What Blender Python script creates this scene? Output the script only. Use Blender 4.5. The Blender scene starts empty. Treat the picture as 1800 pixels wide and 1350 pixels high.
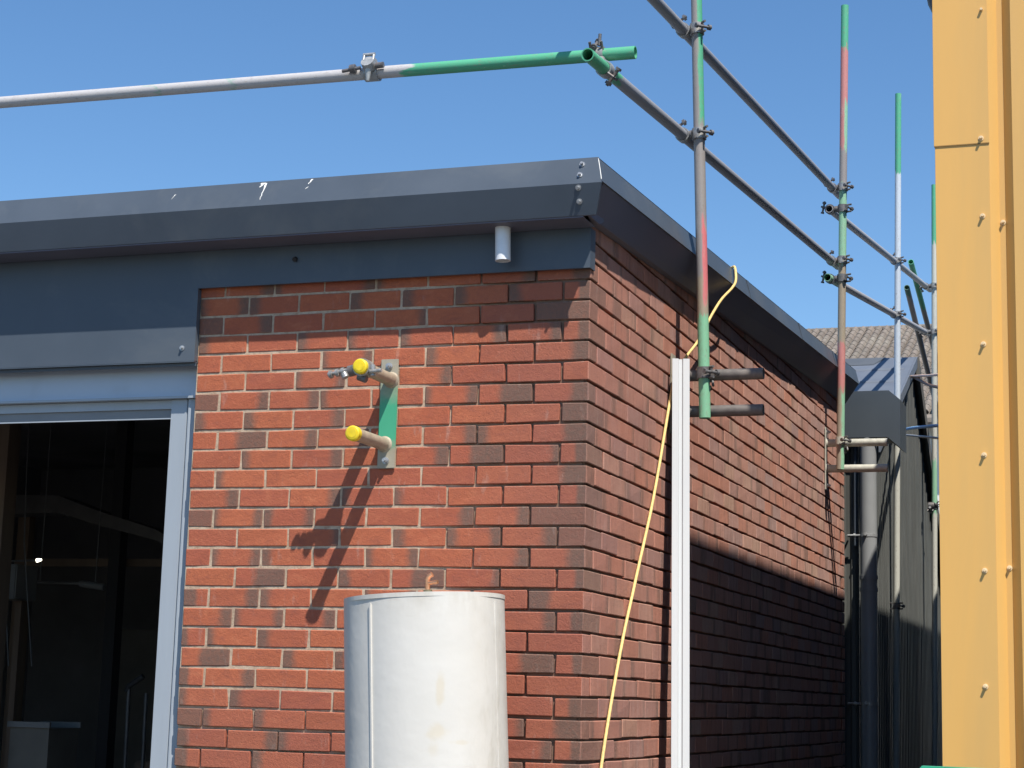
import bpy, bmesh, math, random
from mathutils import Vector, Matrix
from mathutils import noise as mnoise
random.seed(7)
C = bpy.context.scene.collection
S = bpy.context.scene

# ------------------------------------------------------------------ camera, sky, sun, exposure
cam_d = bpy.data.cameras.new("camera"); cam = bpy.data.objects.new("camera", cam_d); C.objects.link(cam)
cam_d.sensor_width = 36.0; cam_d.lens = 64.34; cam_d.clip_start = 0.05; cam_d.clip_end = 2000
R_ = Vector((0.9444, 0.3277, 0.0274)); U_ = Vector((0.0302, -0.1693, 0.9851)); F_ = Vector((-0.3274, 0.9295, 0.1698))
cam.matrix_world = Matrix(((R_.x, U_.x, -F_.x, 1.8989), (R_.y, U_.y, -F_.y, -6.2165), (R_.z, U_.z, -F_.z, 1.5998), (0, 0, 0, 1)))
S.camera = cam
SUN = Vector((-0.3546, 0.399, -0.8455)).normalized()
w = bpy.data.worlds.new("World"); S.world = w; w.use_nodes = True
wn = w.node_tree.nodes; bg = wn["Background"]
sky = wn.new("ShaderNodeTexSky"); sky.sky_type = 'NISHITA'; sky.sun_disc = False
sky.sun_elevation = math.asin(-SUN.z); sky.sun_rotation = math.atan2(-SUN.x, -SUN.y)
sky.altitude = 0; sky.air_density = 1.0; sky.dust_density = 0.15; sky.ozone_density = 4.0
hs_ = wn.new('ShaderNodeHueSaturation'); hs_.inputs['Saturation'].default_value = 1.15
w.node_tree.links.new(sky.outputs[0], hs_.inputs['Color']); w.node_tree.links.new(hs_.outputs[0], bg.inputs[0]); bg.inputs[1].default_value = 0.100
sd = bpy.data.lights.new("sun", 'SUN'); sd.energy = 4.4; sd.angle = math.radians(0.5); sd.color = (1.0, 0.94, 0.86)
sun = bpy.data.objects.new("sun", sd); C.objects.link(sun); sun.location = (6, -6, 14)
sun.rotation_euler = SUN.to_track_quat('-Z', 'Y').to_euler()
S.view_settings.view_transform = 'Standard'; S.view_settings.look = 'None'
S.view_settings.exposure = 0.62; S.view_settings.gamma = 1.0; S.view_settings.use_curve_mapping = False

# ------------------------------------------------------------------ material helpers
def sl(c): return c / 12.92 if c <= 0.04045 else ((c + 0.055) / 1.055) ** 2.4
def new_mat(name):
    m = bpy.data.materials.new(name); m.use_nodes = True
    nt = m.node_tree; return m, nt, nt.nodes["Principled BSDF"]
def N(nt, t, **kw):
    n = nt.nodes.new(t)
    for k, v in kw.items(): setattr(n, k, v)
    return n
def noise_node(nt, vec, scale, detail=4.0, rough=0.55, dist=0.0):
    n = N(nt, "ShaderNodeTexNoise"); n.inputs["Scale"].default_value = scale; n.inputs["Detail"].default_value = detail
    n.inputs["Roughness"].default_value = rough; n.inputs["Distortion"].default_value = dist
    if vec is not None: nt.links.new(vec, n.inputs["Vector"])
    return n.outputs["Fac"]
def maprange(nt, v, a, b, c=0.0, d=1.0, smooth=False):
    n = N(nt, "ShaderNodeMapRange")
    if smooth: n.interpolation_type = 'SMOOTHSTEP'
    nt.links.new(v, n.inputs[0])
    for i, x in enumerate((a, b, c, d)): n.inputs[1 + i].default_value = x
    return n.outputs[0]
def mathn(nt, op, a, b=None, clamp=False):
    n = N(nt, "ShaderNodeMath", operation=op); n.use_clamp = clamp
    for i, x in enumerate((a, b)):
        if x is None: continue
        if isinstance(x, (int, float)): n.inputs[i].default_value = x
        else: nt.links.new(x, n.inputs[i])
    return n.outputs[0]
def mix(nt, f, a, b):
    n = N(nt, "ShaderNodeMix", data_type='RGBA')
    for s, x in ((0, f), (6, a), (7, b)):
        if isinstance(x, (int, float)): n.inputs[s].default_value = x
        elif isinstance(x, tuple): n.inputs[s].default_value = (x[0], x[1], x[2], 1)
        else: nt.links.new(x, n.inputs[s])
    return n.outputs[2]
def bump(nt, p, h, strength, dist):
    b = N(nt, "ShaderNodeBump"); b.inputs["Strength"].default_value = strength; b.inputs["Distance"].default_value = dist
    nt.links.new(h, b.inputs["Height"]); nt.links.new(b.outputs[0], p.inputs["Normal"])
def objpos(nt): return N(nt, "ShaderNodeTexCoord").outputs["Object"]
def worldpos(nt): return N(nt, "ShaderNodeNewGeometry").outputs["Position"]
def stretched(nt, vec, sc):
    m = N(nt, "ShaderNodeMapping"); m.inputs["Scale"].default_value = sc; nt.links.new(vec, m.inputs["Vector"]); return m.outputs[0]

def simple(name, col, rough=0.5, metal=0.0, var=0.15, scale=9.0, dirt=None, dirt_amt=0.0, streak=False, bmp=0.0, spec=0.5):
    """base colour with grain, optional dirt patches / vertical streaks"""
    m, nt, p = new_mat(name); pos = worldpos(nt)
    v = stretched(nt, pos, (1, 1, 0.12)) if streak else pos
    f = noise_node(nt, v, scale, 5.0, 0.6)
    lo = tuple(c * (1 - var) for c in col); hi = tuple(min(1, c * (1 + var)) for c in col)
    c = mix(nt, maprange(nt, f, 0.3, 0.7), lo, hi)
    if dirt:
        d = noise_node(nt, v, scale * 0.37 + 1.3, 6.0, 0.65, 0.4)
        c = mix(nt, mathn(nt, 'MULTIPLY', maprange(nt, d, 0.5, 0.72), dirt_amt), c, dirt)
    nt.links.new(c, p.inputs["Base Color"])
    nt.links.new(maprange(nt, f, 0.2, 0.8, max(0.03, rough - 0.08), min(1, rough + 0.08)), p.inputs["Roughness"])
    p.inputs["Metallic"].default_value = metal; p.inputs["Specular IOR Level"].default_value = spec
    if bmp: bump(nt, p, noise_node(nt, pos, scale * 4, 3.0), bmp, 0.004)
    return m

GALV = (0.36, 0.37, 0.37)
def pole_mat(name, stops, base_rough=0.5, seed=0.0, halfside=None):
    """scaffold tube: stops = [(z from, colour)] along the tube's own length, ragged edges, grime.
    halfside = list of (z0, z1, colour): paint left on one flank only"""
    m, nt, p = new_mat(name); pos = objpos(nt)
    sep = N(nt, "ShaderNodeSeparateXYZ"); nt.links.new(pos, sep.inputs[0])
    nf = noise_node(nt, stretched(nt, pos, (38, 38, 7)), 1.0, 4.0, 0.6)
    nfine = noise_node(nt, stretched(nt, pos, (60, 60, 20)), 2.0, 4.0, 0.7)
    z = mathn(nt, 'ADD', sep.outputs[2], mathn(nt, 'MULTIPLY', mathn(nt, 'SUBTRACT', nf, 0.5), 0.30))
    col = None
    for z0, c in stops:
        if col is None: col = mix(nt, 0.0, c, c)
        else: col = mix(nt, maprange(nt, z, z0 - 0.012, z0 + 0.012), col, c)
    if halfside:
        for z0, z1, c in halfside:
            fx = maprange(nt, mathn(nt, 'ADD', sep.outputs[0], mathn(nt, 'MULTIPLY', mathn(nt, 'SUBTRACT', nf, 0.5), 0.030)), -0.003, 0.004)
            fz = mathn(nt, 'MULTIPLY', maprange(nt, z, z0 - .02, z0 + .02), maprange(nt, z, z1 - .02, z1 + .02, 1.0, 0.0))
            col = mix(nt, mathn(nt, 'MULTIPLY', fx, fz), col, c)
    chip = noise_node(nt, stretched(nt, pos, (55, 55, 16)), 1.6, 5.0, 0.75, 0.5)
    col = mix(nt, mathn(nt, 'MULTIPLY', maprange(nt, chip, 0.60, 0.66), 0.8), col, (0.27, 0.24, 0.21))
    col = mix(nt, mathn(nt, 'MULTIPLY', maprange(nt, nfine, 0.55, 0.75), 0.5), col, (0.20, 0.15, 0.11))
    spl = noise_node(nt, stretched(nt, pos, (90, 90, 60)), 1.0, 3.0, 0.6); col = mix(nt, mathn(nt, 'MULTIPLY', maprange(nt, spl, 0.70, 0.74), 0.7), col, (0.60, 0.58, 0.54))
    col = mix(nt, mathn(nt, 'MULTIPLY', maprange(nt, nf, 0.62, 0.78), 0.35), col, (0.55, 0.53, 0.48))
    nt.links.new(col, p.inputs["Base Color"]); p.inputs["Roughness"].default_value = base_rough
    p.inputs["Metallic"].default_value = 0.0; p.inputs["Specular IOR Level"].default_value = 0.4
    bump(nt, p, nfine, 0.15, 0.002)
    return m
GREEN = (0.085, 0.38, 0.22); PGREEN = (0.25, 0.47, 0.31); RED = (0.58, 0.16, 0.17); DRED = (0.50, 0.205, 0.19); TAN = (0.32, 0.27, 0.20); GREYB = (0.27, 0.25, 0.24)
LGREY = (0.46, 0.45, 0.45); PALE = (0.50, 0.56, 0.62); CREAM = (0.50, 0.50, 0.44)

M = {}
# anthracite coated steel
M['anthracite'] = simple("anthracite_steel", (0.067, 0.085, 0.109), 0.42, 0.0, 0.10, 2.2, (0.13, 0.145, 0.155), 0.45, spec=0.45)
M['anthracite_under'] = simple("anthracite_underside", (0.115, 0.118, 0.155), 0.50, 0.0, 0.10, 3.0, (0.12, 0.12, 0.125), 0.3, spec=0.35)
M['roof'] = simple("roof_sheet", (0.09, 0.10, 0.11), 0.5, 0, 0.1, 2.0)
M['screw'] = simple("steel_screw", (0.42, 0.43, 0.44), 0.35, 0.6, 0.15, 60)
M['guide'] = simple("grey_door_steel", (0.35, 0.39, 0.43), 0.42, 0.1, 0.06, 7.0, (0.30, 0.32, 0.33), 0.4, streak=True)
M['lintel'] = simple("lintel_steel", (0.46, 0.53, 0.62), 0.46, 0.1, 0.05, 3.0, (0.30, 0.32, 0.34), 0.35)
M['lintel_dark'] = simple("lintel_dark", (0.20, 0.21, 0.22), 0.5, 0.1, 0.1, 5.0)
M['outlet'] = simple("pale_outlet", (0.72, 0.74, 0.76), 0.30, 0.0, 0.06, 14.0, (0.5, 0.52, 0.53), 0.4)
M['bird'] = simple("dried_dropping", (0.75, 0.75, 0.72), 0.9, 0, 0.1, 60)
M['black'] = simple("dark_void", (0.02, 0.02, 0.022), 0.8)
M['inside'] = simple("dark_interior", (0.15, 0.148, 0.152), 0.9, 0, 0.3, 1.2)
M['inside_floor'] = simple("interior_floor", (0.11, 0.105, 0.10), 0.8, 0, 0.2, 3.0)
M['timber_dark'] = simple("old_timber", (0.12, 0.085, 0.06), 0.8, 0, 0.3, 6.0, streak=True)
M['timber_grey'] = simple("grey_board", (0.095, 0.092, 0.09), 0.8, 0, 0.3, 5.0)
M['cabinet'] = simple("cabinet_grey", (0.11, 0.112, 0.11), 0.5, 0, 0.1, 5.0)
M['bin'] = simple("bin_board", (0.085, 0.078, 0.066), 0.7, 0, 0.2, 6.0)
M['thin_metal'] = simple("dull_metal", (0.085, 0.085, 0.085), 0.5, 0.3, 0.2, 20.0)
M['galv'] = simple("galvanised", GALV, 0.42, 0.35, 0.2, 25.0, (0.22, 0.17, 0.12), 0.5, bmp=0.15)
M['coupler'] = simple("coupler_steel", (0.34, 0.34, 0.33), 0.42, 0.45, 0.3, 45.0, (0.16, 0.10, 0.06), 0.6, bmp=0.2)
M['coupler_dark'] = simple("coupler_worn", (0.15, 0.15, 0.155), 0.5, 0.4, 0.3, 45.0, (0.20, 0.12, 0.07), 0.5, bmp=0.2)
M['yellowcap'] = simple("yellow_plastic", (0.78, 0.58, 0.015), 0.42, 0, 0.12, 40.0, (0.55, 0.42, 0.08), 0.5)
M['plate'] = None
M['white_channel'] = simple("white_steel", (0.60, 0.62, 0.62), 0.36, 0.0, 0.03, 6.0, (0.55, 0.55, 0.52), 0.25, streak=True)
M['cord'] = simple("yellow_cord", (0.72, 0.52, 0.20), 0.7, 0, 0.2, 90.0)
M['yellow_clad'] = simple("yellow_cladding", (0.68, 0.385, 0.106), 0.40, 0.0, 0.045, 2.6, (0.50, 0.33, 0.13), 0.42, streak=True)
M['yellow_screw'] = simple("cream_screw_cap", (0.74, 0.56, 0.33), 0.45, 0, 0.05, 30)
M['seam'] = simple("seam_shadow", (0.30, 0.18, 0.06), 0.8)
M['ext_clad'] = simple("grey_corrugated", (0.088, 0.092, 0.085), 0.5, 0.0, 0.22, 14.0, (0.06, 0.06, 0.055), 0.5, streak=True)
M['ext_box'] = simple("slate_gutter_box", (0.062, 0.076, 0.088), 0.42, 0, 0.06, 4.0)
M['ext_roof'] = simple("blue_grey_roof", (0.130, 0.150, 0.182), 0.42, 0, 0.1, 4.0, (0.13, 0.14, 0.15), 0.4)
M['barge'] = simple("dark_barge", (0.12, 0.115, 0.10), 0.6, 0, 0.15, 6.0)
M['soil'] = simple("grey_pvc", (0.26, 0.27, 0.272), 0.42, 0, 0.06, 6.0)
M['tile'] = None
M['render'] = simple("white_render", (0.75, 0.73, 0.68), 0.85, 0, 0.06, 6.0)
M['brown_cable'] = simple("brown_cable", (0.12, 0.065, 0.04), 0.6)
M['pink_cable'] = simple("pale_cable", (0.55, 0.40, 0.33), 0.6)
M['blue_cable'] = simple("blue_cable", (0.20, 0.38, 0.60), 0.5)
M['copper'] = simple("copper", (0.72, 0.36, 0.20), 0.32, 0.75, 0.15, 40.0)
M['brass'] = simple("tarnished_brass", (0.28, 0.23, 0.14), 0.4, 0.7, 0.2, 40.0)
M['greenbar'] = simple("green_barrier", (0.03, 0.32, 0.19), 0.45, 0, 0.08, 6.0)

# --- brick: fire-flashed, per-brick attributes + world grain
def brick_mat():
    m, nt, p = new_mat("flashed_brick"); pos = worldpos(nt)
    def at(n):
        a = N(nt, "ShaderNodeAttribute"); a.attribute_name = n; return a.outputs["Fac"]
    uv = N(nt, "ShaderNodeUVMap"); uv.uv_map = "UVMap"; sep = N(nt, "ShaderNodeSeparateXYZ"); nt.links.new(uv.outputs[0], sep.inputs[0])
    rnd = N(nt, "ShaderNodeObjectInfo").outputs["Random"]
    n1 = noise_node(nt, pos, 16.0, 4.0, 0.65); n2 = noise_node(nt, pos, 70.0, 5.0, 0.75); n3 = noise_node(nt, pos, 240.0, 3.0, 0.7)
    u = mathn(nt, 'ADD', sep.outputs[0], mathn(nt, 'MULTIPLY', mathn(nt, 'SUBTRACT', n1, 0.5), 0.22))
    def ss(x, w):
        return maprange(nt, x, -w, w, 0, 1, True)
    L = ss(mathn(nt, 'SUBTRACT', at("fl"), u), 0.10)
    Rr = ss(mathn(nt, 'SUBTRACT', u, mathn(nt, 'SUBTRACT', 1.0, at("fr"))), 0.10)
    dk = mathn(nt, 'MAXIMUM', mathn(nt, 'MAXIMUM', L, Rr), at("dk"))
    dk = mathn(nt, 'MULTIPLY', dk, maprange(nt, n2, 0.25, 0.75, 0.62, 0.97))
    tn = mathn(nt, 'FRACT', mathn(nt, 'ADD', at("tn"), mathn(nt, 'MULTIPLY', rnd, at("sh"))))
    ramp = N(nt, "ShaderNodeValToRGB"); nt.links.new(tn, ramp.inputs[0])
    r = ramp.color_ramp; r.elements[0].position = 0.0; r.elements[0].color = (0.44, 0.128, 0.064, 1); r.elements[1].position = 1.0; r.elements[1].color = (0.40, 0.118, 0.064, 1)
    for q, c in ((0.3, (0.47, 0.142, 0.068, 1)), (0.55, (0.42, 0.116, 0.062, 1)), (0.8, (0.365, 0.102, 0.064, 1))):
        e = r.elements.new(q); e.color = c
    sp = N(nt, "ShaderNodeSeparateXYZ"); nt.links.new(pos, sp.inputs[0])
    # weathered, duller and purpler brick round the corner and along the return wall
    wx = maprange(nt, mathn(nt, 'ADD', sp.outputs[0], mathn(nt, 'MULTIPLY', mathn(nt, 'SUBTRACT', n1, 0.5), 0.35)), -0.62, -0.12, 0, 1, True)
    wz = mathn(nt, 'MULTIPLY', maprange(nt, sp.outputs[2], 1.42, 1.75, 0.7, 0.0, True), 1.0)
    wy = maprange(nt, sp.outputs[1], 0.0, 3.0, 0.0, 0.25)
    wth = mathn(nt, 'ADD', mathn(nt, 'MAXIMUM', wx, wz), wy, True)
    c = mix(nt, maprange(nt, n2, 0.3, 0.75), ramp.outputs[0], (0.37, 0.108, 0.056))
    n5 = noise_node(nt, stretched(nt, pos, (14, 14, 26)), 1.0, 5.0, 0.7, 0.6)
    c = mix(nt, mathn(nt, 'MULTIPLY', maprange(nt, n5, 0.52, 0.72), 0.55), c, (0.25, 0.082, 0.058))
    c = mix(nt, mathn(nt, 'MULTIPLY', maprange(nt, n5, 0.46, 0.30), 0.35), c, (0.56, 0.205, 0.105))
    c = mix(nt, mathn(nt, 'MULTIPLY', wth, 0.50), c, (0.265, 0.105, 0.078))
    # return wall coloured paler and pinker, stronger further along, faintly streaked
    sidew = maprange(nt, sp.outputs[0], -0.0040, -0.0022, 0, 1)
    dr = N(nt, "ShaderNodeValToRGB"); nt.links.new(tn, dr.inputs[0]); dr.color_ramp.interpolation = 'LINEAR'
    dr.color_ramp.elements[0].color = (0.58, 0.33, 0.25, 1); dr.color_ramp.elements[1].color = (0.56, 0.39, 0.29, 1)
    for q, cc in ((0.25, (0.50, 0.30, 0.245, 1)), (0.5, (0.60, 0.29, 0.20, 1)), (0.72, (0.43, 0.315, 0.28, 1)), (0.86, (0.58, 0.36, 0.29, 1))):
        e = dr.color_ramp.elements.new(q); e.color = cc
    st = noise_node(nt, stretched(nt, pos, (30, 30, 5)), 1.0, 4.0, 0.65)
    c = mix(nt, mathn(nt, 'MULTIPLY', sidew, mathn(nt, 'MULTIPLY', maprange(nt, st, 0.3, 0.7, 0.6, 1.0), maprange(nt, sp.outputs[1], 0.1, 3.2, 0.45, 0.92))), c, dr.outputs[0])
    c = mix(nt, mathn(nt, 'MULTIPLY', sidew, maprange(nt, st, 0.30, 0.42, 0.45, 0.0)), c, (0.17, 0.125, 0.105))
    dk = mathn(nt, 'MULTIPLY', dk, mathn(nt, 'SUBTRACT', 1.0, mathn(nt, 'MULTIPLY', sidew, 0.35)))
    c = mix(nt, dk, c, (0.140, 0.100, 0.079))
    c = mix(nt, mathn(nt, 'MULTIPLY', maprange(nt, n3, 0.58, 0.72), 0.55), c, (0.11, 0.06, 0.045))
    c = mix(nt, mathn(nt, 'MULTIPLY', maprange(nt, n3, 0.36, 0.26), 0.35), c, (0.62, 0.36, 0.26))
    # pale lime bloom, running down from the joints
    bl = noise_node(nt, stretched(nt, pos, (22, 22, 6)), 1.0, 5.0, 0.65)
    c = mix(nt, mathn(nt, 'MULTIPLY', maprange(nt, bl, 0.60, 0.80), 0.38), c, (0.52, 0.42, 0.36))
    rim = mathn(nt, 'MULTIPLY', maprange(nt, mathn(nt, 'ABSOLUTE', mathn(nt, 'SUBTRACT', sep.outputs[1], 0.5)), 0.42, 0.5, 0, 1), maprange(nt, n2, 0.45, 0.7, 0, 0.45))
    c = mix(nt, rim, c, (0.42, 0.34, 0.27))
    nt.links.new(c, p.inputs["Base Color"]); p.inputs["Roughness"].default_value = 0.88; p.inputs["Specular IOR Level"].default_value = 0.25
    h = mathn(nt, 'ADD', n2, mathn(nt, 'MULTIPLY', n3, 0.5)); bump(nt, p, h, 0.55, 0.005)
    return m
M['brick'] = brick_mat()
def mortar_mat():
    m, nt, p = new_mat("lime_mortar"); pos = worldpos(nt)
    n1 = noise_node(nt, pos, 9.0, 5.0, 0.6); n2 = noise_node(nt, pos, 120.0, 3.0, 0.7)
    sp = N(nt, "ShaderNodeSeparateXYZ"); nt.links.new(pos, sp.inputs[0])
    joint_shade = maprange(nt, mathn(nt, 'ADD', sp.outputs[0], mathn(nt, 'MULTIPLY', mathn(nt, 'SUBTRACT', n1, 0.5), 0.4)), -0.62, -0.2, 0, 1, True)  # shade of the deep joints painted into the mortar, corner and return wall
    c = mix(nt, maprange(nt, n1, 0.3, 0.7), (0.42, 0.31, 0.21), (0.56, 0.44, 0.32))
    c = mix(nt, mathn(nt, 'MULTIPLY', maprange(nt, n2, 0.45, 0.75), 0.55), c, (0.30, 0.21, 0.15))
    n4 = noise_node(nt, pos, 26.0, 4.0, 0.65); c = mix(nt, mathn(nt, 'MULTIPLY', maprange(nt, n4, 0.48, 0.68), 0.7), c, (0.30, 0.175, 0.11))
    c = mix(nt, mathn(nt, 'MULTIPLY', joint_shade, 0.85), c, (0.17, 0.095, 0.065))
    nt.links.new(c, p.inputs["Base Color"]); p.inputs["Roughness"].default_value = 0.95; bump(nt, p, n2, 0.6, 0.003)
    return m
M['mortar'] = mortar_mat()
def plate_mat():
    m, nt, p = new_mat("half_painted_plate"); pos = worldpos(nt); sp = N(nt, "ShaderNodeSeparateXYZ"); nt.links.new(pos, sp.inputs[0])
    n1 = noise_node(nt, pos, 22.0, 4.0, 0.6)
    z = mathn(nt, 'ADD', sp.outputs[2], mathn(nt, 'MULTIPLY', mathn(nt, 'SUBTRACT', n1, 0.5), 0.10))
    f = mathn(nt, 'MULTIPLY', maprange(nt, z, 2.49, 2.53), maprange(nt, z, 2.66, 2.76, 1, 0))
    c = mix(nt, n1, (0.30, 0.27, 0.20), (0.42, 0.38, 0.29)); c = mix(nt, f, c, (0.06, 0.36, 0.20))
    nt.links.new(c, p.inputs["Base Color"]); p.inputs["Roughness"].default_value = 0.5; p.inputs["Metallic"].default_value = 0.1
    return m
M['plate'] = plate_mat()
M['bracket_tube'] = simple("primer_tube", (0.36, 0.30, 0.22), 0.5, 0.1, 0.15, 30.0, (0.22, 0.17, 0.12), 0.5, bmp=0.1)
M['bracket_dark'] = simple("dark_bracket_tube", (0.15, 0.135, 0.125), 0.5, 0.1, 0.2, 30.0, (0.30, 0.26, 0.22), 0.6, bmp=0.1)
M['bracket_pale'] = simple("pale_bracket_tube", (0.46, 0.45, 0.38), 0.5, 0.1, 0.15, 30.0)
def tank_mat():
    m, nt, p = new_mat("white_tank_jacket"); pos = worldpos(nt)
    n1 = noise_node(nt, pos, 3.0, 5.0, 0.6); n2 = noise_node(nt, stretched(nt, pos, (16, 16, 5)), 1.0, 5.0, 0.7)
    c = mix(nt, maprange(nt, n1, 0.3, 0.7), (0.60, 0.575, 0.52), (0.645, 0.625, 0.575))
    c = mix(nt, mathn(nt, 'MULTIPLY', maprange(nt, n2, 0.62, 0.82), 0.35), c, (0.56, 0.52, 0.42))
    for x, z, sx, sz, a in ((-0.262, 1.625, 0.014, 0.060, 0.42), (-0.268, 1.49, 0.034, 0.032, 0.40), (-0.275, 1.44, 0.02, 0.025, 0.25), (-0.10, 1.83, 0.012, 0.06, 0.35), (-0.20, 1.46, 0.03, 0.008, 0.3)):
        mp = N(nt, "ShaderNodeMapping"); mp.inputs["Location"].default_value = (-x / sx, 0, -z / sz); mp.inputs["Scale"].default_value = (1 / sx, 0.001, 1 / sz)
        nt.links.new(pos, mp.inputs["Vector"]); ln = N(nt, "ShaderNodeVectorMath", operation='LENGTH'); nt.links.new(mp.outputs[0], ln.inputs[0])
        d = mathn(nt, 'ADD', ln.outputs["Value"], mathn(nt, 'MULTIPLY', mathn(nt, 'SUBTRACT', noise_node(nt, pos, 28.0, 4.0), 0.5), 1.6))
        c = mix(nt, mathn(nt, 'MULTIPLY', maprange(nt, d, 0.3, 1.2, 1, 0, True), a), c, (0.58, 0.49, 0.33))
    # handling marks: fine scratches, and grime gathered under the rim and on the right flank
    scr = noise_node(nt, stretched(nt, pos, (9, 9, 160)), 1.0, 3.0, 0.7); scr2 = noise_node(nt, pos, 7.0, 3.0, 0.6)
    c = mix(nt, mathn(nt, 'MULTIPLY', maprange(nt, scr, 0.66, 0.72), mathn(nt, 'MULTIPLY', maprange(nt, scr2, 0.52, 0.7), 0.35)), c, (0.40, 0.37, 0.31))
    spz = N(nt, "ShaderNodeSeparateXYZ"); nt.links.new(pos, spz.inputs[0])
    rimg = mathn(nt, 'MULTIPLY', maprange(nt, mathn(nt, 'ADD', spz.outputs[2], mathn(nt, 'MULTIPLY', scr2, 0.10)), 1.90, 1.985, 0, 1), maprange(nt, n2, 0.4, 0.65, 0.0, 0.45))
    c = mix(nt, rimg, c, (0.42, 0.38, 0.30))
    flank = mathn(nt, 'MULTIPLY', maprange(nt, spz.outputs[0], -0.20, -0.13, 0, 1), maprange(nt, noise_node(nt, stretched(nt, pos, (20, 20, 7)), 1.0, 5.0, 0.7), 0.48, 0.68, 0.0, 0.5))
    c = mix(nt, flank, c, (0.45, 0.42, 0.35))
    nt.links.new(c, p.inputs["Base Color"]); nt.links.new(maprange(nt, n2, 0.3, 0.7, 0.32, 0.5), p.inputs["Roughness"]); bump(nt, p, mathn(nt, 'ADD', n1, mathn(nt, 'MULTIPLY', scr2, 0.6)), 0.18, 0.02)
    return m
M['tank'] = tank_mat()
def tile_mat():
    m, nt, p = new_mat("weathered_concrete_tile"); pos = worldpos(nt)
    n1 = noise_node(nt, pos, 1.1, 4.0, 0.6); n2 = noise_node(nt, pos, 9.0, 5.0, 0.7); rnd = N(nt, "ShaderNodeObjectInfo").outputs["Random"]
    c = mix(nt, rnd, (0.150, 0.125, 0.105), (0.215, 0.18, 0.15)); c = mix(nt, maprange(nt, n2, 0.45, 0.7), c, (0.12, 0.11, 0.09))
    c = mix(nt, mathn(nt, 'MULTIPLY', maprange(nt, n1, 0.5, 0.7), 0.5), c, (0.30, 0.28, 0.23))
    nt.links.new(c, p.inputs["Base Color"]); p.inputs["Roughness"].default_value = 0.9; return m
M['tile'] = tile_mat()
def ground_mat():
    m, nt, p = new_mat("yard_tarmac"); pos = worldpos(nt)
    n1 = noise_node(nt, pos, 0.7, 6.0, 0.6); n2 = noise_node(nt, pos, 30.0, 4.0, 0.7)
    c = mix(nt, maprange(nt, n1, 0.3, 0.7), (0.075, 0.073, 0.070), (0.12, 0.117, 0.112)); c = mix(nt, mathn(nt, 'MULTIPLY', n2, 0.4), c, (0.07, 0.068, 0.065))
    nt.links.new(c, p.inputs["Base Color"]); p.inputs["Roughness"].default_value = 0.9; bump(nt, p, n2, 0.3, 0.01); return m
M['ground'] = ground_mat()

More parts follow.
